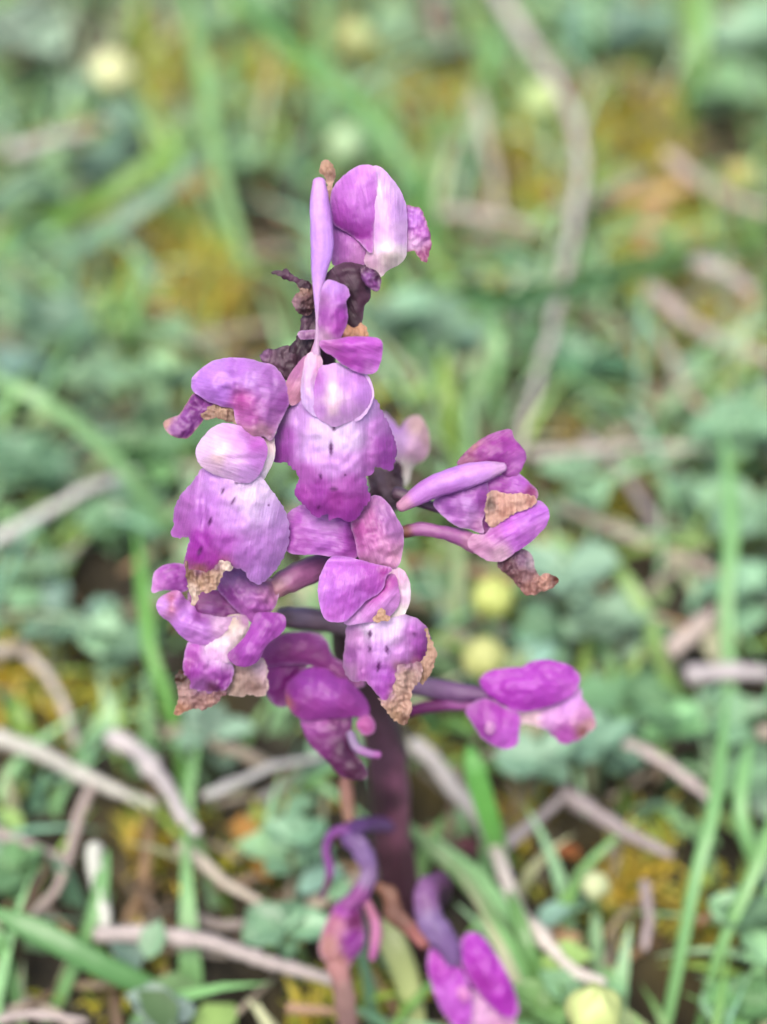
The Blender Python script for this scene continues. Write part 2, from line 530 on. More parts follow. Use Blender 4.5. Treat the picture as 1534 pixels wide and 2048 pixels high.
# ------------------------------------------------------------------ grass blades that stand out
GB = [
    ('long dark green blade arching from the top edge down behind the topmost flower', '440,-40 590,105 700,190 780,290 840,380 870,470 882,600', 50, '69A55F', .05, 'e'),
    ('pale upright blade left of the orchid in the upper half', '366,-40 392,80 413,200 432,330 468,460 505,580', 44, '90C486', .045, 'e'),
    ('soft green blade rising just above the orchid tip', '652,-40 645,80 642,250 622,350', 40, '82B982', .04, 'e'),
    ('yellow green blade leaning from the left edge towards the upper middle', '-30,495 100,440 200,400 300,330 390,270', 46, '74A848', .035, 's'),
    ('bluish green blade running under the yellow green one', '-30,600 120,512 230,450 330,380 410,305', 42, '7FAC98', .03, 's'),
    ('broad pale blade arching down from the left edge to the left flower', '-30,745 60,790 130,832 200,892 270,970 325,1045 358,1130', 42, '92C892', .05, 'e'),
    ('short light blade above the left flower', '225,640 262,690 300,760', 40, '92C27E', .03, 'e'),
    ('bright green blade standing left of the lower flowers', '272,1060 288,1200 300,1300 330,1390 352,1480 370,1600', 38, '78BC62', .045, 'e'),
    ('yellowish blade standing straight behind the right flower', '880,700 898,800 908,900 918,1000', 42, '88B04A', .035, 'e'),
    ('dull pale blade under the right flower beside the yellow buds', '918,1060 915,1150 905,1250 895,1330', 40, '9DB98C', .03, 'e'),
    ('light blade right of the yellowish straight one', '985,590 992,700 988,800 985,900', 40, '8FC88F', .035, 'e'),
    ('dark green blade arching level from the right edge to the flower spike', '1560,472 1400,508 1250,545 1120,578 1000,600 900,590', 50, '528A58', .045, 's'),
    ('light blade hanging in the upper right corner', '1405,-40 1393,120 1368,270', 52, '8FC87E', .04, 'e'),
    ('pale tipped blade bending below the right flower', '1205,1105 1258,1170 1300,1250 1325,1335 1375,1420', 40, '95C278', .04, 'e'),
    ('tall light blade standing near the right edge at mid height', '1448,860 1462,1050 1452,1200 1457,1350 1462,1520', 42, '88C488', .055, 'e'),
    ('long blade leaning through the lower right corner', '1455,1380 1430,1600 1392,1750 1362,1900 1325,2080', 40, '80BC80', .05, 'e'),
    ('vivid rounded blade right of the dark stem', '938,1490 958,1570 990,1680 1010,1760', 60, '86DC74', .06, 'e'),
    ('grey green blade slanting away below the vivid one', '805,1640 870,1700 930,1760 1000,1850 1090,1930', 42, '7EA872', .025, 'e'),
    ('thick dark blade sloping across the bottom left corner', '-30,1815 90,1870 200,1930 320,1990 420,2070', 70, '629C62', .03, 'e'),
    ('light blade at the left edge crossing the bottom corner', '-15,1850 10,1920 45,2060', 42, '85BF85', .03, 'e'),
    ('very pale leaf between the two wilted flowers at the bottom', '760,1840 790,1900 815,1970 835,2080', 78, 'C2D69E', .025, 'e'),
    ('curved pale blade at lower left over the reddish stalk', '215,1700 190,1820 150,1920 90,2060', 46, '85BE85', .03, 'e'),
    ('light blade by the right edge in the lower corner', '1560,1600 1505,1750 1440,1900 1395,2070', 38, '85BE80', .045, 'e'),
    ('short upright blade right of the topmost flower near the top edge', '985,40 977,130 975,200 985,290', 44, '7AB86E', .03, 'e'),
    ('slim blade in the top right between grey weeds', '1195,-40 1190,70 1205,170', 36, '84B884', .03, 'e'),
    ('mid green blade leaning at the bottom right of the wilted flower', '1020,1780 1050,1880 1075,1960 1085,2070', 46, '6EA464', .025, 'e'),
    ('fine blade beside the pale stump at lower left', '395,1490 375,1600 400,1700 450,1790', 34, '8CC488', .03, 'e'),
    ('short bright blade at the left edge over the curved stalk', '20,1390 45,1460 55,1540', 60, '7CA848', .015, 'e'),
    ('pale green blade tip beside the dark hollow at right', '1180,1260 1230,1340 1240,1440', 30, '8BC48B', .02, 'e'),
    ('slender blade curving over the lower right moss', '1500,1480 1480,1600 1500,1700 1540,1790', 40, '8CCB8C', .03, 'e'),
]
for lab, pts, w, c, hm, rt in GB:
    grass(lab, P2(pts), w, c, hm, rt, twist=0.1 if 'vivid rounded' in lab else .4, fold=.1 if 'vivid rounded' in lab else .22)

# ------------------------------------------------------------------ golden and orange dead leaves
DL = [
    ('golden dead leaf strip lying in the moss at upper right', '1240,400 1310,385 1380,375 1450,395', 40, 'BC9A50', .012),
    ('tan dead leaf strip standing up to the golden one', '1290,500 1300,450 1325,400', 50, 'D0A880', .012),
    ('orange dead leaf behind the wilted flower at lower left', '470,1640 510,1690 530,1760', 80, 'C99A58', .006),
    ('ochre dead leaf between the weeds at upper left', '330,390 380,375 430,355', 44, 'B08428', .008),
    ('small orange dead leaf at the right edge under the pink stalk', '1440,620 1480,600 1520,615', 44, 'C99344', .008),
    ('brown dead leaf behind the right hand bud stems', '1095,1370 1120,1330 1150,1290', 44, '7E665A', .006),
    ('reddish dead leaf between the two mauve stalks at lower right', '1080,1720 1120,1700 1160,1710', 40, 'A8693E', .007),
    ('dark plum dead leaf beside the vivid blade', '905,1700 930,1690 950,1710', 56, '7A4A5A', .010),
    ('tan dead leaf in the pale moss at lower right', '1090,1850 1130,1880 1170,1890', 60, 'C7A78C', .006),
    ('pinkish dead leaf by the right edge under the lilac grey stalk', '1470,1560 1510,1520 1550,1510', 60, 'B98F88', .008),
]
for lab, pts, w, c, hm in DL:
    o = grass(lab, P2(pts), w, c, hm, 's', hroot=hm * 0.5, name='dead_leaf', twist=0.6, fold=0.15)
    o['category'] = 'dead leaf'; o['group'] = 'dead leaves in the moss'


# ------------------------------------------------------------------ yellow buds
def bud_head(r, seed):
    V, Fc = [], []
    nu, nv = 20, 12
    for a in range(nv + 1):
        th = math.pi * a / nv
        for q in range(nu):
            ph = 2 * math.pi * q / nu
            k = 1 + 0.2 * abs(math.sin(ph * 2.5 + seed)) * math.sin(th) - .1 + 0.22 * noise.noise((math.cos(ph) * 1.1, math.sin(ph) * 1.1 + a * .25, seed))
            V.append((r * k * math.sin(th) * math.cos(ph), r * k * math.sin(th) * math.sin(ph), r * 1.05 * k * math.cos(th) + (0.18 * r if th < 0.5 else 0)))
    for a in range(nv):
        for q in range(nu):
            Fc.append((a * nu + q, a * nu + (q + 1) % nu, (a + 1) * nu + (q + 1) % nu, (a + 1) * nu + q))
    return np.array(V), Fc


BUDS = [
    ('pale yellow bud near the top left corner', 225, 145, 46, 'EDF0B4', .02),
    ('dull yellow bud near the top edge above the orchid', 712, 76, 38, 'D9E29A', .018),
    ('pale green bud just above the topmost flower', 692, 288, 40, 'C6E6B0', .022),
    ('bright yellow green bud left of the long bent stalk', 1080, 203, 42, 'D2E89C', .022),
    ('upper of the two yellow buds under the right flower', 985, 1196, 50, 'D9E47E', .02),
    ('lower of the two yellow buds under the right flower', 966, 1316, 52, 'E4E892', .02),
    ('largest yellow green bud cut by the bottom edge', 1188, 2022, 66, 'D4E294', .02),
    ('tiny golden bud beside the thickest twig', 592, 1872, 24, 'E0C866', .008),
    ('tiny mustard bud right of the topmost flower', 985, 560, 22, 'C8C45C', .012),
    ('small yellow bud in the moss at the right edge', 1480, 350, 30, 'D6CE78', .012),
    ('small pale bud standing in the lower right moss', 1190, 1770, 34, 'D3DDA8', .012),
]
for lab, x, y, r, c, h in BUDS:
    p = on_ground(x, y, h)
    R = r * mpp(p) * .84
    root = empty('yellow_bud', (p[0], p[1], float(ground_z(p[0], p[1]))))
    tag(root, lab, 'flower bud', 'yellow buds in the grass')
    V, Fc = bud_head(R, x)
    o = to_mesh('bud_head', V + [0, 0, h - root.location.z], Fc, MAT['bud'], root)
    o.color = (*(lin(c) * 0.6), 1)
    zz = np.linspace(-0.002, h - root.location.z - R * 0.8, 8)
    P = np.c_[0.0008 * np.sin(zz * 300), 0.0006 * np.cos(zz * 260), zz]
    V, Fc, ve = tube_geo(P, np.full(8, 0.0007), 7)
    o = to_mesh('stalk', V, Fc, MAT['blade'], root, vein=ve)
    o.color = (*(lin('92B878') * 0.5), 1)


# ------------------------------------------------------------------ leafy weeds, every leaf a part
def leaf_mesh(name, n=9, wide=0.42, lobed=0.0, curl=0.15, cup=0.12):
    t = np.linspace(0, 1, n)
    w = wide * np.sin(np.pi * np.clip(t * 0.97 + 0.03, 0, 1)) ** 0.75
    if lobed: w = w * (1 + lobed * np.sin(t * 17))
    u = np.array([-1, -.6, -.12, 0, .12, .6, 1])
    zc = np.abs(u) ** 1.4 * cup - 0.03 * np.exp(-(u / .1) ** 2)
    top = np.stack([np.outer(w, u), np.repeat(t[:, None], 7, 1), np.outer(w / wide, zc) * 1 - curl * (t ** 2)[:, None] + 0.02 * np.sin(np.outer(t * 21, np.ones(7)) + u * 3)], -1).reshape(-1, 3)
    bot = top - [0, 0, 0.02]
    k = 7
    o = n * k
    Fc = []
    for a in range(n - 1):
        for j in range(k - 1):
            f = (a * k + j, a * k + j + 1, (a + 1) * k + j + 1, (a + 1) * k + j)
            Fc.append(f); Fc.append(tuple(o + v for v in f[::-1]))
        for j in (0, k - 1):
            Fc.append((a * k + j, (a + 1) * k + j, o + (a + 1) * k + j, o + a * k + j))
    me = bpy.data.meshes.new(name)
    me.from_pydata(np.r_[top, bot].tolist(), [], Fc)
    smooth(me)
    me.materials.append(MAT['leaf'])
    return me


LEAVES = [leaf_mesh('leaf', 9, .42), leaf_mesh('leaf', 9, .5, .1, .25), leaf_mesh('leaf', 9, .36, 0, .05, .2), leaf_mesh('leaf', 10, .46, .16, .2)]
WEEDS = [
    # label, px, py, leaf length px, colour, height, leaves
    ('large pale blue grey weed in the top left corner', 50, 70, 150, 'AECBC2', .02, 7),
    ('grey green weed under the top left bud', 130, 190, 90, '7FA296', .010, 6),
    ('blue green weed left of the pale upright blade', 250, 250, 100, '84AFA3', .012, 7),
    ('teal weed along the left edge beside the short whitish stalk', 60, 400, 120, '88B39C', .012, 8),
    ('dusky teal weed right of the short whitish stalk', 200, 320, 100, '7A9C98', .012, 6),
    ('pale weed at the left edge under the bluish blade', 110, 650, 130, '8FB8A8', .014, 8),
    ('round leaved mint green weed left of the left flower', 215, 745, 110, 'A2CDB0', .02, 5),
    ('wide mint green leaf cluster touching the left flower', 335, 760, 130, 'A0CBAA', .022, 5),
    ('sea green weed under the arching blade at left', 60, 930, 130, '8CBCA2', .014, 8),
    ('mid green weed between the whitish stalk and the left flower', 240, 1040, 110, '7FAE8E', .012, 7),
    ('dense green weed left of the whitish stalk end', 290, 900, 110, '80B083', .012, 7),
    ('mint weed below the thin dull stalk at left', 70, 1150, 110, '93C0A5', .012, 7),
    ('pale weed beside the lower left flower', 240, 1270, 130, '96C0A8', .015, 7),
    ('blue green weed at the left edge above the curved stalk', 110, 1260, 100, '8DB5A4', .010, 6),
    ('soft blue green weed below the lower left flower', 420, 1470, 110, '92B5AA', .010, 6),
    ('mint weed right of the arched dark petal of the flower spike', 800, 640, 120, '9AC4B2', .018, 7),
    ('pale teal weed just right of the orchid neck', 900, 660, 110, '9CC4B6', .016, 6),
    ('green weed left of the long bent stalk at mid height', 1080, 690, 100, '80B08A', .010, 7),
    ('dark teal weed above the level stalk at right', 1190, 730, 110, '6FA487', .010, 7),
    ('pale weed beside the right flower petals', 1150, 960, 120, '98C2AA', .014, 7),
    ('large pale teal weed below the right flower', 1120, 1150, 150, 'A3C9BC', .02, 6),
    ('broad pale teal weed right of the dried flower tip', 1190, 1230, 140, '9FC4B4', .016, 6),
    ('sea green weed above the low right flower', 1080, 1260, 110, '84AF98', .012, 6),
    ('large mint weed by the right edge at mid height', 1490, 860, 140, '9CCBB0', .016, 7),
    ('pale weed along the right edge beside the tall blade', 1500, 1020, 140, 'A0CBB4', .016, 7),
    ('mint weed left of the tall light blade', 1400, 990, 110, '94BFA6', .012, 6),
    ('blue green weed low on the right edge beside the tall blade', 1500, 1180, 120, '97C4B0', .014, 6),
    ('green weed right of the low right flower', 1250, 1400, 120, '8CBE98', .012, 7),
    ('pale teal weed beneath the low right flower', 1080, 1520, 140, '9CC6B4', .014, 6),
    ('grey teal weed right of the pale jointed stalk', 1200, 1490, 120, '93BFB0', .012, 6),
    ('mint weed above the short pink jointed stalk', 1340, 1440, 120, '8FC49A', .014, 7),
    ('grey blue weed at the top right beside the long bent stalk', 1190, 60, 130, '86AFA4', .012, 7),
    ('grey weed under the top edge right of centre', 1290, 70, 120, '8DB3A6', .012, 7),
    ('pale weed in the top right corner', 1490, 70, 140, 'A0C7B4', .014, 7),
    ('light green weed at the right edge under the corner weed', 1450, 180, 120, '94C09C', .012, 7),
    ('mint weed above the rusty stalk in the lower right', 1490, 1830, 130, '9CCCAC', .012, 6),
    ('pale weed low at the right edge beside the long leaning blade', 1500, 1540, 120, '9FCDB0', .012, 6),
    ('mint weed left of the lowest wilted flower', 590, 1690, 110, '98C8B0', .012, 6),
    ('pale mint weed beside the cream stalk end', 570, 1860, 120, '9ACAB0', .010, 6),
    ('blue grey weed at the bottom edge left of the orchid', 320, 2030, 110, '98B0B4', .010, 6),
    ('blue grey weed near the left edge above the left arching blade', 40, 740, 110, '88ACB0', .012, 6),
    ('small green weed at the top edge beside the dark arching blade', 560, 20, 100, '86B488', .012, 7),
    ('grey green weed on top of the moss above the orchid', 800, 60, 100, '93B69C', .012, 6),
    ('green weed right of the pale upright blade at the top', 480, 330, 90, '82AE88', .010, 6),
    ('green weed behind the middle flowers at right', 870, 1180, 100, '7EAC88', .008, 6),
    ('light green weed at the right edge of the lower half', 1480, 1440, 110, '96C4A8', .010, 6),
    ('green weed along the bottom edge right of the orchid', 1080, 2010, 110, '7EAA74', .008, 6),
    ('mint weed in the bottom right corner', 1480, 2000, 120, '86BA8A', .010, 7),
    ('grey green weed on the left edge in the lower half', 30, 1740, 100, '7FAE84', .008, 6),
    ('pale green weed between the two yellow buds and the spike', 860, 1330, 90, '93B890', .008, 5),
]
for lab, x, y, ln, c, h, nl in WEEDS:
    p = on_ground(x, y, h)
    gz = float(ground_z(p[0], p[1]))
    root = empty('leafy_weed', (p[0], p[1], gz))
    tag(root, lab, 'weed', 'leafy weeds around the orchid')
    L = ln * mpp(p)
    a0 = random.random() * 6.28
    base = lin(c)
    base = np.clip(base.mean() + (base - base.mean()) * 1.12, .02, 1) * np.array([.62, .59, .46])
    P = np.array([[0, 0, -0.002], [0.0003, 0, (h - gz) * 0.5], [0, 0, h - gz]])
    V, Fc, ve = tube_geo(P, [0.0007, 0.0006, 0.0005], 6)
    o = to_mesh('stem', V, Fc, MAT['blade'], root, vein=ve)
    o.color = (*(lin('8FB080') * 0.4), 1)
    for q in range(nl):
        o = link(bpy.data.objects.new('leaf', LEAVES[(q + int(x)) % 4]), root)
        s = L * random.uniform(0.55, 0.85)
        o.scale = (s * random.uniform(.9, 1.25), s, s)
        az = a0 + q * 2.4 + random.uniform(-.3, .3)
        o.rotation_euler = (random.uniform(0.05, 0.65), random.uniform(-.3, .3), az)
        o.location = (random.uniform(-1, 1) * L * .12, random.uniform(-1, 1) * L * .12, h - gz - 0.004 * random.random() * (q > 2))
        f = random.uniform(0.5, 1.2)  # wide tone spread per leaf, painting shadow variation into the colours
        o.color = (*(base * f), 1)


# ------------------------------------------------------------------ what nobody could count: moss, short grass, litter, ground leaves
def scatter_points(n, x0, x1, y0, y1):
    return np.c_[RNG.uniform(x0, x1, n), RNG.uniform(y0, y1, n)]


def visible_density(P):
    W = np.c_[P, np.zeros(len(P))]
    sx, sy = project(W)
    return sx, sy


def spikes(P, h, w, lean, cols, seg=3):
    """thin tapering leaves; P (n,3) feet"""
    n = len(P)
    az = RNG.uniform(0, 2 * np.pi, n)
    d = np.c_[np.cos(az), np.sin(az), np.zeros(n)]
    side = np.c_[-np.sin(az), np.cos(az), np.zeros(n)]
    rot = RNG.uniform(-0.9, 0.9, n)
    side = side * np.cos(rot)[:, None] + d * np.sin(rot)[:, None]
    rows = []
    for s in range(seg + 1):
        t = s / seg
        c = P + d * (lean * h * t ** 1.8)[:, None] + np.c_[np.zeros(n), np.zeros(n), h * (t - 0.35 * lean * t ** 3)]
        ww = w * (1 - t ** 2) * 0.5 + 1e-6
        rows += [c - side * ww[:, None], c + side * ww[:, None]]
    V = np.stack(rows, 1).reshape(-1, 3)
    k = 2 * (seg + 1)
    b0 = (np.arange(n) * k)[:, None, None]
    q = np.array([[2 * s, 2 * s + 1, 2 * s + 3, 2 * s + 2] for s in range(seg)])[None]
    return V, (b0 + q).reshape(-1, 4), np.repeat(cols, k, 0)


def pick(hexes, n, k, var=0.25):
    C = np.array([lin(h) for h in hexes])
    return C[RNG.integers(0, len(C), n)] * k * RNG.uniform(1 - var, 1 + var, n)[:, None]


AREA = (-0.2, 0.2, -0.12, 0.5)
# moss
P = scatter_points(240000, *AREA)
sx, sy = visible_density(P)
d = field(sx, sy, MOSS)
keep = RNG.random(len(P)) < 0.10 + 0.88 * d - 1.5 * field(sx, sy, DARK)
P, d = P[keep], d[keep]
z = ground_z(P[:, 0], P[:, 1])
n = len(P)
fx, fy = P[:, 0], P[:, 1]
cl = 0.5 + 0.28 * np.sin(fx * 430 + 2 * np.sin(fy * 190)) * np.sin(fy * 380 + 1.7 * np.sin(fx * 240)) + 0.25 * np.sin(fx * 910 + fy * 330 + 3 * np.sin(fy * 150))
k2 = RNG.random(n) < np.clip(cl * 2 + .15, 0, 1)
P, d, z, cl = P[k2], d[k2], z[k2], np.clip(cl[k2], 0, 1)
n = len(P)
hh = RNG.uniform(.003, .007, n) * (0.6 + 0.6 * d) * (.5 + 1.1 * cl)
mosspick = pick(['C4B03C', 'B0A440', 'CCBC4C', 'ACA840', 'A4B04C', '9CB048'], n, 0.72) * (1 - .35 * np.sin(fx[k2] * 170 + fy[k2] * 120)[:, None] * np.array([0, .4, .2]))
V, Q, C = spikes(np.c_[P, z - .001], hh, RNG.uniform(.0010, .0022, n), RNG.uniform(.1, 1.0, n),
                 mosspick, 2)
o = to_mesh('moss', V, Q, MAT['mix'], pig=C)
tag(o, 'yellow ochre moss filling the gaps between the grass and weeds', 'moss', kind='stuff')
# short grass
P = scatter_points(6500, *AREA)
sx, sy = visible_density(P)
keep = RNG.random(len(P)) < 0.75 - 0.8 * field(sx, sy, MOSS) - 1.3 * field(sx, sy, DARK)
P = P[keep]
n = len(P)
V, Q, C = spikes(np.c_[P, ground_z(P[:, 0], P[:, 1]) - .001], RNG.uniform(.008, .022, n), RNG.uniform(.0018, .0040, n), RNG.uniform(.2, 1.3, n),
                 pick(['84B874', '94C688', '7AAA5C', 'A0CA98', '90B454', '84B490', 'B4B890'], n, 0.68), 5)
o = to_mesh('grass', V, Q, MAT['mix'], pig=C)
tag(o, 'short green grass growing all round the orchid', 'grass', kind='stuff')
# longer grass, leaning every way
P = scatter_points(4200, *AREA)
sx, sy = visible_density(P)
keep = (RNG.random(len(P)) < 0.95 - 0.85 * field(sx, sy, MOSS) - 1.3 * field(sx, sy, DARK)) & ~((P[:, 1] < 0.03) & (np.abs(P[:, 0]) < .05)) & (np.hypot(P[:, 0], P[:, 1] + .2) > .16)
P = P[keep]
n = len(P)
V, Q, C = spikes(np.c_[P, ground_z(P[:, 0], P[:, 1]) - .001], RNG.uniform(.014, .036, n) * np.clip(.45 + P[:, 1] * 4, .5, 1), RNG.uniform(.0013, .0028, n), RNG.uniform(.3, 1.7, n),
                 pick(['8CC084', '9CCB90', '84B468', 'A8D0A0', '9ABF5C', '8CBE9C', 'B8C89C'], n, 0.64), 7)
o = to_mesh('grass', V, Q, MAT['mix'], pig=C)
tag(o, 'longer leaning grass standing above the moss around the orchid', 'grass', kind='stuff')
# ground leaves
P = scatter_points(12500, *AREA)
sx, sy = visible_density(P)
wd = field(sx, sy, [(w[1], w[2], w[3] * 1.1) for w in WEEDS])
keep = RNG.random(len(P)) < 0.07 + 0.62 * wd - 0.9 * field(sx, sy, MOSS) - 1.6 * field(sx, sy, DARK)
P = P[keep]
n = len(P)
base = np.array(LEAVES[0].vertices[0].co)
t = np.array([[0, 0, 0], [-.3, .3, .1], [0, .35, 0], [.3, .3, .1], [-.32, .65, .06], [0, .65, -.04], [.32, .65, .06], [0, 1, -.15]])
tf = [(0, 2, 1), (0, 3, 2), (1, 2, 5, 4), (2, 3, 6, 5), (4, 5, 7), (5, 6, 7)]
az, el, sc = RNG.uniform(0, 6.28, n), RNG.uniform(.1, .8, n), RNG.uniform(.004, .009, n)
ca, sa, ce, se = np.cos(az), np.sin(az), np.cos(el), np.sin(el)
X = t[None, :, 0] * np.ones((n, 1)); Yv = t[None, :, 1] * ce[:, None] - t[None, :, 2] * se[:, None]; Zv = t[None, :, 1] * se[:, None] + t[None, :, 2] * ce[:, None]
V = np.stack([X * ca[:, None] - Yv * sa[:, None], X * sa[:, None] + Yv * ca[:, None], Zv], -1) * sc[:, None, None]
V = V + np.c_[P, ground_z(P[:, 0], P[:, 1]) + RNG.uniform(.001, .009, n)][:, None, :]
Fc = [tuple(8 * a + v for v in f) for a in range(n) for f in tf]
C = np.repeat(pick(['90BC90', '88B684', 'A4C8A6', '84AC70', '98C292', '9ABC6C', 'A8C080', '90B8A4', 'A8A884'], n, 0.54, .55), 8, 0)
o = to_mesh('ground_cover', V.reshape(-1, 3), Fc, MAT['mix'], pig=C)
tag(o, 'small blue green leaves of low ground cover', 'ground cover', kind='stuff')
# straw litter
P = scatter_points(2000, *AREA)
sx, sy = visible_density(P)
P = P[RNG.random(len(P)) > 1.2 * field(sx, sy, DARK)]
n = len(P)
Vs, Fs, Cs, off = [], [], [], 0
cols = pick(['B8AA96', 'A08E76', 'C4B6A4', '8A7460', 'B0906C'], n, 0.62)
for a in range(n):
    az = RNG.uniform(0, 6.28); big = a % 9 == 0; L = RNG.uniform(.006, .024) * (2.0 if big else 1)
    dv = np.array([math.cos(az), math.sin(az), RNG.uniform(-.15, .2)])
    p0 = np.array([*P[a], float(ground_z(P[a, 0], P[a, 1])) + RNG.uniform(.001, .004) + (.004 if big else 0)])
    V, Fc, _ = tube_geo(np.array([p0 - dv * L / 2, p0 + RNG.uniform(-.06, .06, 3) * L + [0, 0, .0006], p0 + dv * L / 2]), np.array([.8, 1, .7]) * RNG.uniform(.0004, .0010) * (1.5 if big else 1), 5)
    Vs.append(V); Fs += [tuple(off + v for v in f) for f in Fc]; Cs.append(np.repeat(cols[a][None], len(V), 0)); off += len(V)
o = to_mesh('straw_litter', np.concatenate(Vs), Fs, MAT['mix'], pig=np.concatenate(Cs))
tag(o, 'fine broken straw littering the soil and moss', 'litter', kind='stuff')
# the meadow goes on around, thinner
P = RNG.uniform(-1.6, 1.6, (9000, 2))
keep = ~((np.abs(P[:, 0]) < 0.2) & (P[:, 1] > -0.12) & (P[:, 1] < 0.5)) & (np.hypot(P[:, 0], P[:, 1] + 0.2) > 0.08)
P = P[keep]
n = len(P)
V, Q, C = spikes(np.c_[P, ground_z(P[:, 0], P[:, 1]) - .001], RNG.uniform(.008, .05, n), RNG.uniform(.002, .008, n), RNG.uniform(.2, 1.2, n),
                 pick(['7CB06C', '8CBE80', '6C9C50', '96C090', 'A89A60', '84AE98'], n, 0.5), 3)
o = to_mesh('grass', V, Q, MAT['mix'], pig=C)
tag(o, 'wider meadow grass beyond the patch around the orchid', 'grass', kind='stuff')

# ================================================================== THE ORCHID
base = at_depth(np.array(905.), np.array(1990.), np.array(0.312))
ROOT = empty('orchid', (0, 0, 0))
tag(ROOT, 'purple wild orchid with drying flowers on a dark upright stem', 'orchid')
TINT = np.array([1.03, 0.99, 0.96])
PK = 0.74                                       # picture colour -> base colour


def idw(x, y, cols):
    W = np.zeros(len(x)); C = np.zeros((len(x), 3))
    for e in cols:
        w = (e[3] if len(e) > 3 else 1.0) / (((x - e[0]) ** 2 + (y - e[1]) ** 2) / 80 + 1.0) ** 1.9
        W += w; C += w[:, None] * lin(e[2])
    return C / W[:, None]


